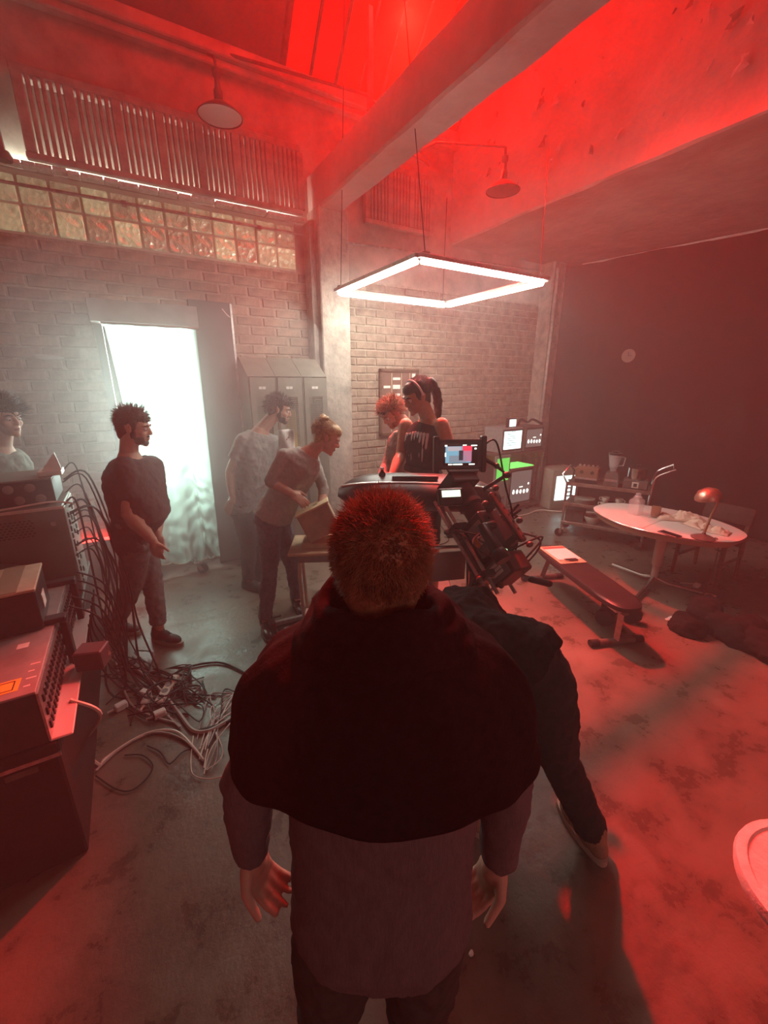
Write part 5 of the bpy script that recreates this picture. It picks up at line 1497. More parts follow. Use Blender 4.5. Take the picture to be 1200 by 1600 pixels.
sc_ = at(703, 777, 2.10)
dsp, MX2 = panel('receiver_box', sc_, 0.13, 0.09, 0.05, -YAW + R(10), R(-25), M_BLACK)
MB().box(sc_ - off_r + MX2 @ V((0, -0.026, 0.015)), (0.10, 0.002, 0.035), MX2).build('screen', glow('receiver_screen', (0.85, 1.0, 0.75), 1.3), dsp, smooth=False)
arm = [at(748, 712, 2.18), at(776, 728, 2.16), at(792, 742, 2.12), at(755, 765, 2.12)]
MB().tube([p - off_r for p in arm], 0.011, 8).build('monitor_arm', M_BLACK, rg_)
MB().ell(arm[2] - off_r, (0.026, 0.022, 0.018)).ell(arm[1] - off_r, (0.016, 0.016, 0.016)).build('arm_joint', M_BLACK, rg_)
MB().tube(cat([at(752, 700, 2.18) - off_r, at(775, 690, 2.2) - off_r, at(790, 760, 2.15) - off_r, at(800, 800, 2.12) - off_r, at(806, 860, 2.12) - off_r, at(790, 890, 2.1) - off_r], 8), 0.005, 6).build('monitor_cable', M_RUBBER, rg_)
h1 = [at(795, 885, 2.02), at(812, 897, 2.0), at(830, 905, 1.99), at(858, 912, 1.98)]
MB().tube([p - off_r for p in h1[:3]], 0.009, 8).build('handle_bar', M_STEEL_DK, rg_)
MB().limb([p - off_r for p in h1[2:]], [0.018, 0.018], 12).build('foam_grip', M_RUBBER, rg_)
MB().limb([at(772, 888, 2.0) - off_r, at(783, 915, 1.95) - off_r], [0.014, 0.016], 12).build('wooden_grip', M_WOOD_DK, rg_)
hd_ = ro + RM @ V((0, 0, -0.13)) - off_r
MB().lathe([(0, -0.09), (0.05, -0.09), (0.06, -0.05), (0.05, 0.0), (0, 0.02)], (hd_.x, hd_.y, hd_.z - 0.02), 20).build('fluid_head', M_BLACK, rg_)
for k in range(3):
    a = k * 2.094 + 0.9
    MB().tube([(hd_.x, hd_.y, hd_.z - 0.10), (hd_.x + 0.13 * math.cos(a), hd_.y + 0.13 * math.sin(a), 0.45), (hd_.x + 0.22 * math.cos(a), hd_.y + 0.22 * math.sin(a), 0.01)], 0.017, 8).build('tripod_leg', M_BLACK, rg_)

# ================================================================== EQUIPMENT STACK AT THE LEFT
M_CASE = mat('black_flight_case', (0.022, 0.017, 0.015), 0.6, noise=(8, 0.3), bump=(80, 0.2))
RX = -0.43
fcase = thing('flight_case', 'long black flight case on the floor under the equipment at the left', 'case', (RX, 1.74, 0))
MB().bb(-1.1, 0, 0, 2.0, 0.0, 0.54, bev=0.008).build('body', M_CASE, fcase, smooth=False)
MB().bb(-1.1, 0.004, -0.004, 2.0, 0.545, 0.60, bev=0.006).build('lid', M_CASE, fcase, smooth=False)
MB().bb(-1.1, 0.006, -0.008, 0.0, 0.535, 0.552).build('edge_trim', M_ALU, fcase, smooth=False)
for x in (-0.12, -0.42):
    MB().bb(x - 0.05, x + 0.05, -0.012, 0.0, 0.50, 0.525, bev=0.003).build('latch', M_STEEL_DK, fcase, smooth=False)
rk = thing('rack_mixer', 'long metal rack unit with red-lit top plate and rows of ports along its side', 'rack unit', (RX, 1.745, 0.60))
MB().bb(-0.9, -0.02, 0, 1.08, 0.0, 0.225, bev=0.004).build('body', mat('mixer_dark', (0.05, 0.04, 0.038), 0.55, noise=(8, 0.2)), rk, smooth=False)
tp_ = MB().bb(-0.9, -0.018, -0.002, 1.08, 0.226, 0.236, bev=0.002).build('top_plate', mat('grey_top_plate', (0.34, 0.31, 0.30), 0.45, 0.3, noise=(7, 0.2)), rk, smooth=False)
M_ORANGE = mat('orange_label', (0.95, 0.55, 0.06), 0.6)
MB().bb(-0.22, -0.075, 0.04, 0.12, 0.2362, 0.2372).build('orange_sticker', M_ORANGE, tp_, smooth=False)
lb = MB()
for (x0, x1, y0, y1) in ((-0.15, -0.09, 0.05, 0.054), (-0.15, -0.09, 0.106, 0.11), (-0.15, -0.146, 0.05, 0.11), (-0.094, -0.09, 0.05, 0.11)):
    lb.bb(x0, x1, y0, y1, 0.2373, 0.2380)
lb.box((-0.195, 0.075, 0.2377), (0.03, 0.03, 0.0008))
lb.build('sticker_print', M_BLACK, tp_, smooth=False)
wt = MB()
for k in range(4):
    wt.bb(-0.06, -0.04 + 0.012 * (k % 2), 0.05 + 0.05 * k, 0.058 + 0.05 * k, 0.2362, 0.2370)
wt.bb(-0.13, -0.09, 0.36, 0.40, 0.2362, 0.2370)
wt.build('white_print', M_PAPER, tp_, smooth=False)
# ports along the side
side = MB().bb(-0.02, -0.012, 0, 1.08, 0.01, 0.225).build('side_panel', M_ALU, rk, smooth=False)
port_me = MB().box((0, 0, 0), (0.010, 0.020, 0.034), None, 0.002).mesh('port', M_BLACK, smooth=False)
for j in range(3):
    for k in range(26):
        o = link('port', port_me, side)
        o.location = (-0.010, 0.04 + k * 0.040, 0.055 + j * 0.062)
MB().bb(-0.02, 0.055, 0, 1.1, 0.0, 0.010, bev=0.004).build('flange', mat('white_flange', (0.60, 0.54, 0.52), 0.4, 0.2), rk, smooth=False)
for (y, h_) in ((0.52, 0.30), (0.98, 0.30)):
    MB().bb(-0.13, 0.03, y, y + 0.06, 0.236, 0.262, bev=0.004).bb(0.0, 0.03, y, y + 0.06, 0.0, 0.236, bev=0.004).build('strap_bar', M_BLACK, rk, smooth=False)
bxb = thing('equipment_box', 'black box with a tan taped lid standing on the rack unit', 'box', (RX - 0.05, 2.24, 0.838), R(3))
MB().bb(-0.48, 0, 0, 0.34, 0, 0.19, bev=0.005).build('body', M_BLACK, bxb, smooth=False)
MB().bb(-0.485, 0.004, -0.004, 0.344, 0.19, 0.204, bev=0.003).build('lid', mat('tan_lid', (0.46, 0.38, 0.27), 0.7, noise=(9, 0.2)), bxb, smooth=False)
MB().bb(-0.14, -0.06, 0.0, 0.344, 0.2041, 0.206).build('tape', mat('brown_tape', (0.26, 0.19, 0.13), 0.5), bxb, smooth=False)
MB().bb(0.001, 0.004, 0.12, 0.20, 0.05, 0.12).build('side_label', M_PAPER, bxb, smooth=False)
wg = thing('stage_monitor', 'black wedge-shaped speaker between the tan-lidded box and the grey cabinet', 'speaker', (RX - 0.22, 2.70, 0.838), R(-4))
MB().loft([[V((-0.7, 0, 0)), V((-0.7, 0.30, 0)), V((-0.7, 0.30, 0.30)), V((-0.7, 0.12, 0.34))], [V((0, 0, 0)), V((0, 0.30, 0)), V((0, 0.30, 0.05)), V((0, 0.12, 0.09))]]).build('cabinet', M_BLACK, wg, smooth=False)
MB().bb(-0.66, -0.25, -0.004, 0.0, 0.02, 0.12).build('grille', M_STEEL_DK, wg, smooth=False)
cbn = thing('grey_cabinet', 'grey metal electronics cabinet with a perforated front at the left', 'cabinet', (RX, 3.10, 0.60))
M_CABG = mat('olive_grey_metal', (0.17, 0.165, 0.135), 0.5, 0.2, noise=(6, 0.15))
MB().bb(-0.95, 0, 0, 0.44, 0.0, 0.60, bev=0.006).build('body', M_CABG, cbn, smooth=False)
MB().bb(-0.955, 0.004, -0.006, 0.0, 0.585, 0.605, bev=0.003).build('top_edge', M_CREAM, cbn, smooth=False)
vh = MB()
for j in range(7):
    for k in range(26):
        vh.box((-0.72 + k * 0.022 + (0.011 if j % 2 else 0), -0.0015, 0.44 + j * 0.016), (0.013, 0.003, 0.008))
o = vh.build('perforations', M_BLACK, cbn, smooth=False); o['kind'] = 'stuff'
MB().lathe([(0, 0), (0.016, 0), (0.014, 0.008), (0, 0.008)], (-0.06, -0.001, 0.50), 14, Matrix.Rotation(R(90), 3, 'X')).build('lock', M_ALU, cbn)
pnl = MB().bb(0.0, 0.006, 0.01, 0.43, 0.02, 0.59, bev=0.002).build('side_plate', mat('pale_side_plate', (0.50, 0.45, 0.43), 0.45, 0.3, noise=(14, 0.2)), cbn, smooth=False)
for k in range(11):
    o = link('port', port_me, pnl); o.location = (0.008, 0.09, 0.06 + k * 0.046)
    if k % 2:
        o = link('port', port_me, pnl); o.location = (0.008, 0.20, 0.06 + k * 0.046)
    if k > 5:
        o = link('port', port_me, pnl); o.location = (0.008, 0.31, 0.06 + k * 0.046)
amp = thing('amplifier', 'flat black amplifier with four round sockets on top of the grey cabinet', 'amplifier', (RX - 0.03, 3.16, 1.205))
MB().bb(-0.9, 0, 0, 0.36, 0.01, 0.155, bev=0.005).build('case', M_BLACK, amp, smooth=False)
MB().bb(-0.9, 0.0, 0.0, 0.36, 0.156, 0.164).build('top_sheet', M_CABG, amp, smooth=False)
for (x, z) in ((-0.11, 0.115), (-0.21, 0.115), (-0.07, 0.045), (-0.17, 0.045)):
    MB().lathe([(0, 0), (0.026, 0), (0.026, 0.004), (0.022, 0.006), (0, 0.006)], (x, -0.001, z), 20, Matrix.Rotation(R(90), 3, 'X')).build('socket', M_GREYP, amp)
for x in (-0.85, -0.05):
    for y in (0.04, 0.32):
        MB().lathe([(0, 0), (0.015, 0), (0.015, 0.012), (0, 0.012)], (x, y, 0.0), 10).build('foot', M_RUBBER, amp)
dg = thing('distribution_box', 'small pinkish connector box with a raised flap on the amplifier corner', 'connector', (RX + 0.0, 3.30, 1.37))
MB().bb(-0.10, 0.02, -0.08, 0.06, 0, 0.03, bev=0.003).loft([[V((-0.08, -0.05, 0.03)), V((0.02, -0.05, 0.03)), V((0.0, -0.03, 0.14))], [V((-0.08, -0.04, 0.03)), V((0.02, -0.04, 0.03)), V((0.0, -0.02, 0.14))]]).build('body', M_CREAM, dg, smooth=False)
ad_ = ground(131, 1026, 0.5)
adp = thing('power_adapter', 'square dark power adapter hanging off the side of the rack unit', 'adapter', (RX + 0.06, 2.20, 0.615), R(-20))
MB().bb(-0.01, 0.11, -0.05, 0.05, 0.0, 0.10, bev=0.006).build('brick_body', mat('plum_plastic', (0.09, 0.06, 0.065), 0.5), adp, smooth=False)
MB().bb(-0.03, -0.01, -0.02, 0.02, 0.03, 0.07).build('plug', M_BLACK, adp, smooth=False)

# ================================================================== CABLES
def cable(pts, r, m, label, group=None, n=7, name='cable'):
    o = MB().tube(cat(pts, n), r, 6).build(name, m)
    return tag(o, label, 'cable', group)
rc = random.Random(11)
GH = 'black cables hanging from the rack'
for k in range(16):
    y0 = 3.2 + rc.uniform(-0.08, 0.25); z0 = rc.uniform(0.75, 1.38)
    sx = rc.uniform(0.02, 0.22)
    p = [(RX + 0.005, y0, z0), (RX + 0.06 + sx * 0.5, y0 - 0.03, z0 + 0.03 * rc.random()), (RX + 0.06 + sx, y0 - 0.1 + rc.uniform(-.05, .05), z0 * 0.62), (RX + 0.05 + sx * 0.9 + rc.uniform(-.06, .06), y0 - 0.25, z0 * 0.30),
         (RX + 0.08 + sx + rc.uniform(-.05, .1), y0 - 0.42 + rc.uniform(-.08, .08), 0.02), (RX + 0.25 + rc.uniform(0, .3), y0 - 0.60 + rc.uniform(-.2, .1), 0.012), (RX + 0.35 + rc.uniform(0, .3), 2.55 + rc.uniform(-.2, .2), 0.014)]
    cable(p, rc.choice((0.0045, 0.006, 0.007)), M_RUBBER, 'black cable hanging from the rack ports down to the floor', GH)
for k in range(5):
    y0 = 3.0 - 0.12 * k
    p = [(RX + 0.01, y0, 0.80), (RX + 0.14, y0 - 0.05, 0.70), (RX + 0.20, y0 - 0.12, 0.42), (RX + 0.16, y0 - 0.05, 0.25), (RX + 0.05, y0 + 0.05, 0.45), (RX + 0.06, y0 + 0.1, 0.62)]
    cable(p, 0.005, M_RUBBER, 'looped black cable sagging beside the rack unit', 'looped cables beside the rack unit')
cable([(RX - 0.9, 3.08, 1.215), (RX - 0.5, 3.07, 1.212), (RX - 0.25, 3.08, 1.225), (RX - 0.05, 3.10, 1.235), (RX + 0.05, 3.15, 1.20)], 0.006, M_CREAM, 'pale cable lying along the edge of the grey cabinet')
gpx = lambda l, z=0.012: [ground(x, y, z) for x, y in l]
M_GRCAB = mat('grey_cable', (0.36, 0.32, 0.30), 0.5)
cable([V((RX + 0.17, 2.18, 0.66))] + gpx([(175, 1032), (215, 1048), (250, 1078), (280, 1115), (300, 1140), (322, 1143), (350, 1130), (385, 1105), (420, 1085)]), 0.012, M_GRCAB, 'thick grey cable curving from the power adapter across the floor')
cable([V((RX + 0.03, 1.95, 0.62)), V((RX + 0.12, 1.95, 0.5))] + gpx([(130, 1165), (155, 1195), (165, 1185), (205, 1158), (240, 1143), (275, 1143), (300, 1165), (318, 1188)]), 0.008, M_CREAM, 'pale looping cable nearest the flight case on the floor')
cable(gpx([(150, 1204), (185, 1172), (228, 1147), (262, 1146), (290, 1158), (312, 1180)]), 0.007, M_GRCAB, 'grey cable beside the pale looping one on the floor')
cable(gpx([(180, 1025), (188, 1062), (205, 1100), (235, 1118), (275, 1130), (280, 1136), (262, 1118)]), 0.007, M_GRCAB, 'pale grey cable bent round the plug tangle')
cable(gpx([(262, 1060), (295, 1042), (340, 1035), (370, 1045), (400, 1062), (430, 1080)]), 0.008, M_RUBBER, 'black cable arcing over the wet floor towards the slider track')
cable(gpx([(310, 1142), (345, 1132), (380, 1115), (410, 1092)]), 0.010, M_RUBBER, 'short thick black cable lying beside the thick grey one')
cable(gpx([(150, 1212), (180, 1232), (205, 1235), (230, 1215), (238, 1195), (222, 1180), (195, 1180)]), 0.004, M_RUBBER, 'thin black cable in a wide loop on the floor near the flight case')
cable(gpx([(230, 1165), (250, 1175), (262, 1192), (270, 1190), (285, 1175), (300, 1170)]), 0.004, M_RUBBER, 'thin black kinked cable ending in a small plug on the floor')
GF = 'pale thin cables fanning out on the floor'
for k in range(12):
    a = rc.uniform(300, 330); b = rc.uniform(1155, 1215)
    p = gpx([(a, b), (a + rc.uniform(5, 25), b - rc.uniform(25, 55)), (350 + rc.uniform(-25, 25), 1110 + rc.uniform(-35, 20)), (395 + rc.uniform(-5, 15), 1075 + rc.uniform(-30, 30)), (440, 1065 + rc.uniform(-20, 20))])
    cable(p, rc.choice((0.003, 0.004, 0.005)), rc.choice((M_CREAM, M_GRCAB, M_RUBBER)), 'thin cable in the fan of cables on the wet floor left of the foreground man', GF)
cable(gpx([(302, 1150), (298, 1190), (304, 1212), (335, 1216), (370, 1200), (395, 1165)]), 0.003, M_CREAM, 'thin pale cable looping widest on the wet floor')
GT = 'tangled black cables round the plugs'
for k in range(18):
    c0 = V((rc.uniform(165, 285), rc.uniform(1040, 1125)))
    l = [(c0.x + rc.uniform(-45, 45), c0.y + rc.uniform(-30, 30)) for _ in range(5)]
    pp_ = gpx(l, 0.012)
    for q in pp_: q.z = rc.uniform(0.008, 0.06)
    pp_[0].z = pp_[-1].z = 0.008
    cable(pp_, rc.choice((0.004, 0.005, 0.0065)), M_RUBBER, 'black cable in the tangle on the floor beside the flight case', GT)
cable([at(425, 1005, 2.7)] + gpx([(420, 1018), (425, 1008), (432, 1018), (428, 1032), (418, 1030)]), 0.004, M_CREAM, 'small pale coil of wire by the slider track')
cable(gpx([(672, 800), (700, 838), (690, 850), (672, 850)]), 0.006, M_RUBBER, 'dark cable on the floor beyond the foreground man')
cable(gpx([(470, 905), (462, 920), (455, 935), (470, 955), (500, 935), (520, 925), (545, 930)]), 0.006, M_RUBBER, 'dark cable curling on the floor under the school desk')
cable(gpx([(488, 935), (500, 922), (518, 920), (540, 938), (520, 950), (495, 945)], 0.012), 0.007, M_RUBBER, 'coiled dark cable on the floor behind the school desk')
# plugs and power strip in the tangle
ps = thing('power_strip', 'pale power strip in the cable tangle on the floor', 'power strip', ground(262, 1082), R(62))
MB().bb(-0.13, 0.13, -0.028, 0.028, 0.001, 0.04, bev=0.006).build('body', M_CREAM, ps, smooth=False)
for k in range(4):
    MB().lathe([(0, 0.04), (0.019, 0.04), (0.019, 0.0425), (0.015, 0.0425), (0.014, 0.0405), (0, 0.0405)], (-0.085 + k * 0.056, 0, 0), 16).build('socket', M_GREYP, ps)
for (x, y, lab, yw) in ((190, 1108, 'pink-lit white plug at the left of the cable tangle', 20), (229, 1100, 'white plug block in the middle of the cable tangle', 70), (228, 1088, 'round pale connector above the plug block in the tangle', 130), (250, 1120, 'small white plug at the lower edge of the tangle', 10)):
    t = thing('mains_plug', lab, 'plug', ground(x, y), R(yw))
    MB().bb(-0.035, 0.035, -0.022, 0.022, 0.001, 0.045, bev=0.007).build('plug_body', M_WHITE, t, smooth=False)
    MB().tube([(-0.035, 0, 0.022), (-0.07, 0.01, 0.015)], 0.007, 8).build('strain_relief', M_CREAM, t)
# crumb of plaster on the floor behind the foreground man
cr_ = tag(MB().ell((0, 0, 0.006), (0.010, 0.008, 0.007), None, 10, 6).ell((0.006, 0.004, 0.005), (0.006, 0.006, 0.005), None, 10, 6).build('plaster_crumb', M_PAPER), 'tiny white crumb of plaster on the floor right of the foreground man', 'crumb')
cr_.location = ground(736, 1492)
sp_ = thing('paper_scrap', 'torn pale paper scrap on the floor beside the black cloth heap', 'paper', ground(1048, 968))
MB().grid(lambda u, v: ((u - .5) * .10, (v - .5) * .05, 0.003 + 0.008 * abs(math.sin(6 * u + 4 * v))), 6, 4).build('scrap', M_PAPER, sp_, angle=180)
# ---- man in the foreground, seen from behind, fleece over his shoulders
J = dict(head=at(597, 889, 0.64), neck=at(600, 985, 0.60), chest=at(600, 1130, 0.62), pelvis=at(596, 1395, 0.60),
         shR=at(738, 1078, 0.625), shL=at(462, 1078, 0.625), elR=at(792, 1215, 0.62), elL=at(388, 1215, 0.62),
         wrR=at(778, 1345, 0.665), wrL=at(392, 1335, 0.665),
         hipR=at(660, 1420, 0.60), hipL=at(530, 1420, 0.60), knR=at(652, 1580, 0.60), knL=at(515, 1585, 0.585),
         ankR=at(655, 1722, 0.60), ankL=at(515, 1730, 0.585))
J['face'] = (FH + V((0.02, 0, -0.10))).normalized()
J['hdL'] = at(424, 1395, 0.675) - J['wrL']; J['hdR'] = at(742, 1400, 0.675) - J['wrR']
J['hnL'] = RT * 0.9 - FH * 0.3; J['hnR'] = -RT * 0.9 - FH * 0.3
legs(J, FH)
FGJ = J
fg, fgo, fgM, fghs, _ = person('man in the foreground seen from behind with a black fleece over his grey knit top', J,
    dict(s=0.98, hip=0.165, waist=0.160, chestw=0.165, hair=M_HAIR_BR, top=M_RIB, trousers=M_DKTROUS, sleeve=1.96, longtop=True, loose=0.026, belly=0.03,
         armw=0.98, voxel=0.005, strands=9000, hairlen=0.034, hairmode='top', hrad=0.0010, lift=0.05, thumbR=-1, thumbL=1, curl=0.95, hs=0.95,
         folds=[(0.05, 0.014), (0.02, 0.004)]))
# fleece draped over shoulders with a cowl at the neck
def cape_pt(a, v):
    """a: angle round the body from the spine (0 = back), v: 0 neck .. 1 hem"""
    back = -FH; side = RT
    nk = J['neck'] + V((0, 0, 0.015)) + FH * 0.01
    hemz = 1.265 + 0.018 * math.cos(a) ** 2 - 0.035 * math.exp(-(a / 0.35) ** 2)
    hemz += 0.02 * max(0, abs(math.sin(a)) - 0.8) * 5
    t = v
    # profile: collar -> shoulder -> down over the arms
    wx = (0.075, 0.096, 0.146, 0.200, 0.238, 0.262, 0.276, 0.284)
    wy = (0.080, 0.098, 0.112, 0.128, 0.138, 0.145, 0.150, 0.152)
    zz = (0.000, -0.008, -0.026, -0.060, -0.110, -0.170, -0.225, -0.285)
    f = t * 7; i = min(int(f), 6); k = f - i
    L = lambda q: q[i] * (1 - k) + q[i + 1] * k
    ztop = nk.z; zb = zz[7]
    z = ztop + L(zz) * (ztop - hemz) / 0.285
    fold = 0.006 * math.sin(a * 9 + 3 * t) * t * (1 - 0.55 * t) + 0.007 * math.sin(a * 17 + 2) * t * (1 - 0.8 * t)
    n = 0.010 * mnoise.noise(V((a * 2.2, t * 4, 4.1)))
    x = (L(wx) + fold + n) * math.copysign(abs(math.sin(a)) ** 0.85, math.sin(a))
    y = (L(wy) + fold + n) * math.cos(a)
    p = V((nk.x, nk.y, z)) + side * x + back * y
    return p
cp = MB()
NA, NV_ = 120, 44
for (o_, inner) in ((0.0, False),):
    cp.grid(lambda u, v: cape_pt(-math.pi + 2 * math.pi * u, v), NA, NV_)
cm = cp.mesh('fleece', M_CAPE, angle=180)
cm.transform(Matrix.Translation(-fgo))
cape = link('fleece', cm, fg)
sd_ = cape.modifiers.new('thick', 'SOLIDIFY'); sd_.thickness = 0.007; sd_.offset = -1
# rolled cowl
cw = MB()
for (r0, dz, rad, ph) in ((0.090, 0.028, 0.018, 0.0), (0.108, 0.0, 0.021, 0.8), (0.128, -0.022, 0.017, 2.0)):
    pts = []
    for k in range(49):
        a = 2 * math.pi * k / 48
        nk = J['neck'] + V((0, 0, 0.02))
        rr_ = r0 * (1 + 0.05 * math.sin(3 * a + ph))
        pts.append(V((nk.x, nk.y, nk.z + dz + 0.008 * math.sin(2 * a + ph) + 0.012 * math.cos(a) ** 2)) + RT * (rr_ * 1.05 * math.sin(a)) - FH * (rr_ * 0.92 * math.cos(a)))
    cw.tube(pts, [rad * (1 + 0.25 * math.sin(5 * 2 * math.pi * k / 48 + ph)) for k in range(49)], 12)
put('cowl', remesh(cw, 0.006, 6, [(0.03, 0.008)]), M_CAPE, fg, fgo)

# ---- operator bending down at the camera, dark clothes
J = dict(pelvis=at(818, 1040, 1.42), chest=at(735, 985, 1.56), neck=at(690, 1000, 1.68), head=at(650, 960, 1.74),
         shR=at(752, 1010, 1.48), shL=at(700, 960, 1.78), elR=at(735, 1100, 1.55), elL=at(720, 985, 1.95),
         wrR=at(730, 1010, 1.72), wrL=at(745, 935, 1.98),
         hipR=at(852, 1062, 1.35), hipL=at(790, 1062, 1.50), knR=at(872, 1185, 1.34), knL=at(740, 1185, 1.62),
         ankR=at(925, 1297, 1.30), ankL=at(735, 1285, 1.40))
J['face'] = (FH * 0.7 - RT * 0.8 + V((0, 0, -0.3))).normalized()
J['toeR'] = (FH * 0.75 - RT * 0.2); J['toeL'] = FH * 0.8 - RT * 0.5
OPJ = J
person('camera operator in black shirt and dark jeans bending over the camera rig', J,
    dict(s=1.0, hip=0.185, waist=0.185, chestw=0.20, hair=M_HAIR_DK, top=M_BLACKTOP, trousers=M_JEAN_DK, sleeve=0.9, loose=0.034, longtop=True,
         shoe=M_TANSHOE, sole=mat('pale_sole', (0.55, 0.50, 0.42), 0.7), face=True, legw=1.08, strands=400, folds=[(0.07, 0.03), (0.025, 0.010)]))

# ---- man in dark tee by the doorway, profile to the right
J = dict(head=at(209, 668, 2.80), neck=at(202, 712, 2.78), chest=at(208, 757, 2.78), pelvis=at(211, 838, 2.80),
         shR=at(192, 733, 2.66), shL=at(236, 730, 2.95), elR=at(202, 802, 2.62), elL=at(243, 798, 2.95),
         wrR=at(240, 846, 2.66), wrL=at(247, 834, 2.84),
         hipR=at(212, 848, 2.72), hipL=at(222, 848, 2.90), knR=at(205, 920, 2.74), knL=at(240, 918, 2.86),
         ankR=at(182, 972, 2.92), ankL=at(248, 975, 2.80))
J['face'] = (RT * 0.96 + FH * 0.18 + V((0, 0, -0.22))).normalized()
J['hdR'] = at(249, 878, 2.68) - J['wrR']; J['hdL'] = at(254, 868, 2.82) - J['wrL']
J['hnR'] = FH; J['hnL'] = -FH
J['toeL'] = RT * 0.95 - FH * 0.30; J['toeR'] = RT * 0.9 - FH * 0.1
M_SHOE_DK = mat('black_trainer', (0.022, 0.02, 0.02), 0.7, noise=(30, 0.3))
person('stocky man in a dark tee and grey jeans standing in profile before the bright doorway', J,
    dict(s=1.0, hip=0.180, waist=0.185, chestw=0.192, hair=M_HAIR_DK, top=M_CHARCOAL, trousers=M_JEAN_GY, sleeve=0.66, belly=0.10, longtop=True,
         arm=1.32, armw=1.3, beard=True, shoe=M_SHOE_DK, sole=mat('grey_sole', (0.36, 0.33, 0.28), 0.7), strands=900, hairlen=0.05, hairmode='top', hrad=0.0022, legw=0.98))

# ---- curly-haired person at the left edge behind the equipment
J = dict(head=at(8, 655, 2.85), neck=at(2, 700, 2.85), chest=at(4, 740, 2.85), pelvis=at(14, 830, 2.86),
         shR=at(-22, 722, 2.72), shL=at(26, 722, 3.0), elR=at(-15, 780, 2.70), elL=at(36, 785, 2.98), wrR=at(10, 830, 2.75), wrL=at(44, 830, 2.9),
         hipR=at(12, 845, 2.78), hipL=at(26, 845, 2.94), knR=at(24, 915, 2.78), knL=at(38, 912, 2.94), ankR=at(40, 985, 2.78), ankL=at(52, 975, 2.94))
J['face'] = (RT * 0.95 - FH * 0.25 + V((0, 0, -0.05))).normalized()
legs(J, RT)
person('curly-haired person in a grey-green jacket at the left edge behind the equipment stack', J,
    dict(s=0.98, hip=0.165, waist=0.145, chestw=0.165, hair=M_HAIR_DK, top=mat('grey_green_jacket', (0.20, 0.235, 0.205), 0.85, noise=(20, 0.3), bump=(90, 0.3, 0.004)), trousers=M_JEAN_DK, sleeve=1.95,
         loose=0.03, haircap='curly', strands=1500, hairlen=0.085, hairmode='curly', hrad=0.0026, lift=0.9, hs=1.02))

# ---- man in grey polo leaning over behind the woman
J = dict(head=at(436, 640, 3.80), neck=at(408, 672, 3.76), chest=at(398, 712, 3.74), pelvis=at(383, 788, 3.72),
         shR=at(380, 688, 3.62), shL=at(428, 690, 3.92), elR=at(359, 738, 3.58), elL=at(436, 735, 3.95), wrR=at(364, 780, 3.56), wrL=at(447, 705, 3.86),
         hipR=at(380, 800, 3.64), hipL=at(394, 800, 3.82), knR=at(389, 852, 3.66), knL=at(403, 850, 3.84), ankR=at(388, 903, 3.66), ankL=at(404, 894, 3.86))
J['face'] = (RT * 0.9 + FH * 0.1 + V((0, 0, -0.30))).normalized()
J['hdR'] = at(354, 800, 3.55) - J['wrR']; J['hnR'] = FH
J['hdL'] = at(447, 690, 3.84) - J['wrL']
legs(J, RT * 0.85 - FH * 0.4)
person('man in a grey polo shirt leaning forward between the doorway and the lockers', J,
    dict(s=1.0, hip=0.165, waist=0.160, chestw=0.178, hair=M_HAIR_DK, top=M_POLO, trousers=M_JEAN_DK, sleeve=0.6, longtop=True, belly=0.03, beard=True,
         shoe=M_SHOE_DK, haircap='short', strands=800, hairlen=0.05, hairmode='curly', hrad=0.0024, lift=0.7, legw=1.0))
pp = thing('paper_sheet', 'crumpled white paper sheet in the hand of the man in the polo shirt', 'paper', at(447, 690, 3.80))
MB().grid(lambda u, v: tuple(RT * ((u - .5) * .15) + V((0, 0, (v - .5) * .22)) + FH * (0.02 * math.sin(7 * u + 3 * v))), 8, 8).build('sheet', M_PAPER, pp, angle=180).modifiers.new('t', 'SOLIDIFY').thickness = 0.001

# ---- woman with a bun bending to the box on the school desk
J = dict(head=at(511, 684, 3.12), neck=at(486, 706, 3.10), chest=at(462, 738, 3.08), pelvis=at(428, 805, 3.06),
         shR=at(444, 712, 2.97), shL=at(488, 716, 3.22), elR=at(422, 752, 2.92), elL=at(506, 765, 3.16), wrR=at(455, 770, 2.90), wrL=at(500, 800, 3.02),
         hipR=at(421, 822, 2.98), hipL=at(438, 820, 3.16), knR=at(421, 892, 2.97), knL=at(458, 885, 3.25), ankR=at(414, 965, 2.94), ankL=at(464, 932, 3.28))
J['face'] = (RT * 0.86 + FH * 0.10 + V((0, 0, -0.50))).normalized()
J['hdR'] = at(478, 787, 2.88) - J['wrR']; J['hnR'] = FH * 0.6 - V((0, 0, 0.8))
J['hdL'] = at(500, 815, 3.0) - J['wrL']
J['toeR'] = RT * 0.4 - FH * 0.9; J['toeL'] = RT * 0.5 - FH * 0.8
wr, wo, WM, whs, _ = person('woman with a blonde bun in a grey long-sleeved top bending over the wooden desk', J,
    dict(FEMALE, hair=M_HAIR_BL, top=M_GREYTOP, trousers=M_JEAN_BL, sleeve=1.35, shoe=mat('black_boot', (0.016, 0.015, 0.015), 0.3), strands=700, hairlen=0.05, hairmode='back', hrad=0.002, lift=0.08, loose=0.020, lowwaist=True,
         legw=0.95, hs=1.02, folds=[(0.05, 0.014), (0.018, 0.005)]))
bn = MB()
for k in range(9):
    a = k * 0.7
    bn.ell(WM @ (V((0.022 * math.cos(a), -0.085 + 0.02 * math.sin(a), 0.115 + 0.012 * math.sin(2 * a))) * whs), (0.022, 0.022, 0.02))
put('bun', remesh(bn, 0.006, 1, [(0.015, 0.010)]), M_HAIR_BL, wr, wo)

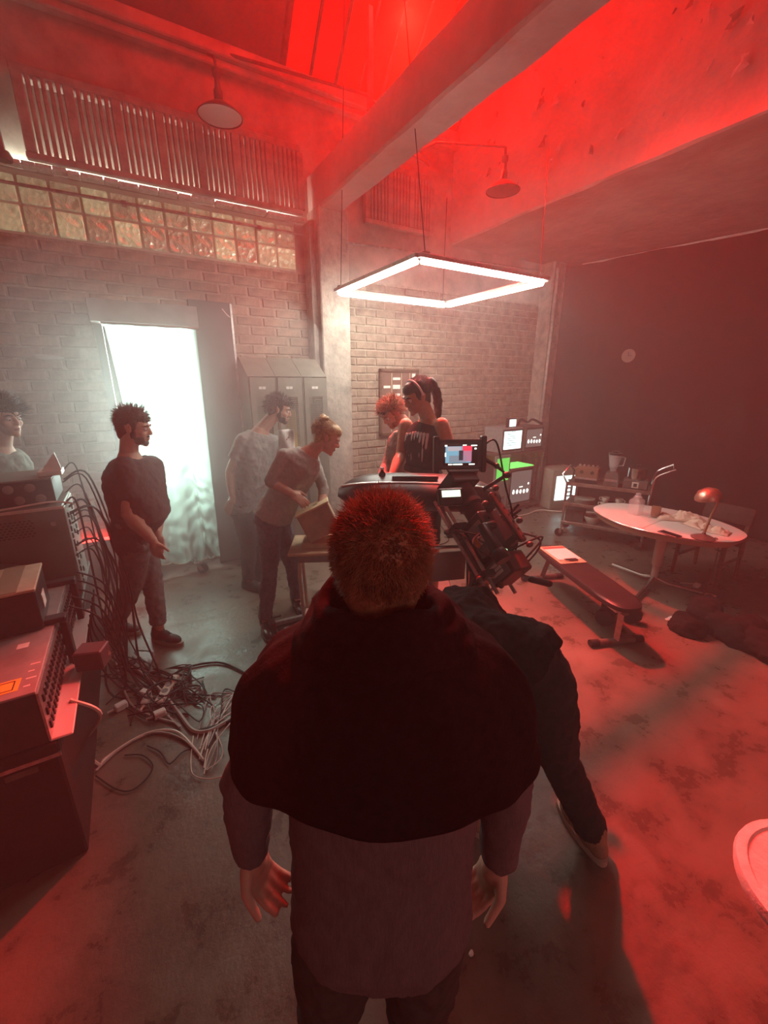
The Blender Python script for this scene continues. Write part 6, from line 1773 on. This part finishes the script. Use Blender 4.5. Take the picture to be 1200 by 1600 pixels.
# ---- athlete on the treadmill
J = dict(head=at(651, 620, 3.02), neck=at(670, 658, 3.05), chest=at(662, 694, 3.05), pelvis=at(660, 752, 3.05),
         shL=at(690, 664, 2.92), shR=at(634, 664, 3.18), elL=at(708, 712, 2.86), elR=at(626, 712, 3.12), wrL=at(732, 748, 2.72), wrR=at(612, 742, 2.95),
         hipL=at(672, 772, 2.98), hipR=at(648, 772, 3.12), knL=at(676, 842, 2.96), knR=at(646, 842, 3.10), ankL=at(678, 905, 3.0), ankR=at(646, 902, 3.14))
J['face'] = (-RT * 0.78 - FH * 0.42 + V((0, 0, -0.42))).normalized()
J['hdL'] = at(742, 757, 2.66) - J['wrL']; J['hdR'] = at(604, 752, 2.9) - J['wrR']
legs(J, -FH * 0.9 - RT * 0.3)
for S in ('L', 'R'):
    J['ank' + S].z = 0.27
aw_, ao, AM, ahs, abody = person('athlete in a black sleeveless top with white straps and a ponytail on the treadmill', J,
    dict(FEMALE, skin=M_SKIN2, hair=M_HAIR_DK, top=M_BLACKTOP, trousers=mat('black_shorts', (0.012, 0.011, 0.012), 0.8), leglen=0.0, sleeve=0, loose=0.010, shoe=M_WHITE, strands=900, hairlen=0.05, hairmode='back', hrad=0.002, lift=0.06,
         legw=0.86, arm=1.05, folds=[(0.05, 0.006)], crop=0), floor_z=0.185)
pt = MB()
pth = cat([AM @ V((0, -0.10, 0.06)), AM @ V((0, -0.15, 0.04)), AM @ V((0.0, -0.16, -0.06)), AM @ V((0.0, -0.13, -0.16)), AM @ V((0, -0.10, -0.22))], 6)
pt.tube(pth, [0.014 + 0.020 * math.sin(min(1, k / len(pth)) * 3.0 + 0.15) for k in range(len(pth))], 12)
put('ponytail', remesh(pt, 0.007, 2, [(0.03, 0.02)]), M_HAIR_DK, aw_, ao)
hb = MB()
hb.tube([AM @ V((0.082 * math.cos(a), -0.005 + 0.01 * math.sin(a), 0.03 + 0.092 * math.sin(a))) for a in [math.pi * k / 20 - 0.1 for k in range(23)]], 0.008, 8)
hb.build('headband', M_WHITE, aw_, off=ao)
# white strap and sensor marks on the chest, pink waistband
fwd_ch = (J['shL'] - J['shR']).cross(V((0, 0, 1))).normalized()
if fwd_ch.dot(FH) > 0:
    fwd_ch = -fwd_ch
rs_ = (J['shL'] - J['shR']).normalized()
sm = MB()
for k in range(9):
    x = -0.10 + 0.025 * k
    top = J['chest'].lerp(J['neck'], 0.55 - 0.02 * abs(k - 4)) + rs_ * x + fwd_ch * (0.112 - 0.45 * x * x * 4)
    sm.limb([top, top + V((0, 0, -0.05 - 0.02 * (k % 3))) + fwd_ch * 0.012, top + V((0, 0, -0.10 - 0.03 * ((k * 5) % 4))) + fwd_ch * 0.016], [0.011, 0.009, 0.003], 6)
sm.build('white_straps', M_WHITE, aw_, off=ao)
wb = torso(J, dict(FEMALE, s=0.95), 0.020)[3:5]
MB().loft([[p.lerp(q, 0.30) for p, q in zip(wb[0], wb[1])], [p.lerp(q, 0.44) for p, q in zip(wb[0], wb[1])]], cap=False).build('waistband', mat('dusky_pink', (0.50, 0.30, 0.27), 0.8), aw_, off=ao)
d_ = J['elL'] - J['shL']
MB().tube([J['shL'] + d_ * 0.62, J['shL'] + d_ * 0.8, J['shL'] + d_ * 1.0], [0.047, 0.046, 0.045], 16).build('arm_band', M_WHITE, aw_, off=ao)
MB().tube([J['shL'] + d_ * 0.70, J['shL'] + d_ * 0.78], [0.0485, 0.048], 16).build('band_mark', M_BLACK, aw_, off=ao)
MB().limb([J['elL'], J['elL'].lerp(J['wrL'], 0.4), J['wrL']], [0.047, 0.046, 0.032], 14).build('arm_sleeve', M_BLACKTOP, aw_, off=ao)

# ---- man with sunglasses on his head leaning in behind the athlete
J = dict(head=at(613, 645, 3.45), neck=at(636, 668, 3.48), chest=at(640, 705, 3.48), pelvis=at(640, 775, 3.48),
         shR=at(618, 688, 3.55), shL=at(660, 690, 3.42), elR=at(604, 730, 3.48), elL=at(668, 735, 3.4), wrR=at(595, 752, 3.32), wrL=at(672, 775, 3.36),
         hipR=at(630, 790, 3.55), hipL=at(650, 790, 3.45), knR=at(630, 845, 3.55), knL=at(652, 850, 3.42), ankR=at(632, 900, 3.58), ankL=at(652, 905, 3.45))
J['face'] = (-RT * 0.75 - FH * 0.45 + V((0, 0, -0.75))).normalized()
J['headup'] = V((-0.3, 0, 1)).normalized()
legs(J, -RT * 0.5 - FH * 0.8)
mr_, mo, MM, mhs, _ = person('man in a grey jacket with sunglasses on his head leaning in behind the athlete', J,
    dict(s=0.98, hip=0.16, waist=0.15, chestw=0.168, hair=M_HAIR_BR, top=mat('grey_jacket', (0.30, 0.28, 0.25), 0.8, noise=(20, 0.2), bump=(90, 0.2, 0.004)), trousers=M_JEAN_DK, sleeve=1.95, loose=0.03, beard=True,
         strands=900, hairlen=0.06, hairmode='curly', hrad=0.0024, lift=0.8, hs=0.95))
sg = MB()
for k in (-1, 1):
    sg.ell(MM @ (V((0.034 * k, 0.088, 0.075)) * mhs), (0.024, 0.012, 0.018), MM.to_3x3())
sg.tube([MM @ (V((0.08 * k, -0.01, 0.05)) * mhs) if i in (0, 4) else MM @ (V((0.06 * k, 0.07, 0.075)) * mhs) if i in (1, 3) else MM @ (V((0, 0.1, 0.078)) * mhs) for i, k in ((0, -1), (1, -1), (2, 0), (3, 1), (4, 1))], 0.004, 6)
sg.build('sunglasses', mat('dark_lens', (0.02, 0.02, 0.02), 0.1), mr_, off=mo)
for dx in (-0.02, 0.03):
    MB().limb([J['neck'] + RT * dx - FH * 0.11 + V((0, 0, -0.02)), J['chest'] + RT * (dx - 0.01) - FH * 0.165, J['pelvis'] + RT * (dx - 0.03) - FH * 0.155], [0.006, 0.006, 0.006], 6).build('white_piping', M_WHITE, mr_, off=mo)

# ================================================================== HAZE
hz = bpy.data.materials.new('stage_haze')
hz.use_nodes = True
_nt = hz.node_tree; _nt.nodes.clear()
_o = _nt.nodes.new('ShaderNodeOutputMaterial')
_v = _nt.nodes.new('ShaderNodeVolumeScatter')
_v.inputs['Color'].default_value = (0.95, 0.93, 0.90, 1)
_v.inputs['Density'].default_value = 0.028
_v.inputs['Anisotropy'].default_value = 0.25
_nt.links.new(_v.outputs[0], _o.inputs['Volume'])
h = MB().bb(-3.39, 7.39, -3.19, W - 0.2, 0.002, 6.6).build('stage_haze', hz, smooth=False)
h['kind'] = 'stuff'
h['label'] = 'thin stage haze filling the whole room'
h['category'] = 'haze'

# denser cloud drifting in front of the doorway
hz2 = hz.copy(); hz2.name = 'door_haze'
hz2.node_tree.nodes['Volume Scatter'].inputs['Density'].default_value = 0.22
hz2.node_tree.nodes['Volume Scatter'].inputs['Anisotropy'].default_value = 0.6
h2 = MB().ell((0.25, 3.55, 1.45), (1.55, 0.98, 1.4), None, 40, 24).build('door_haze', hz2)
h2['kind'] = 'stuff'
h2['label'] = 'denser drift of haze in front of the bright doorway'
h2['category'] = 'haze'
bpy.data.scenes.remove(TMP)
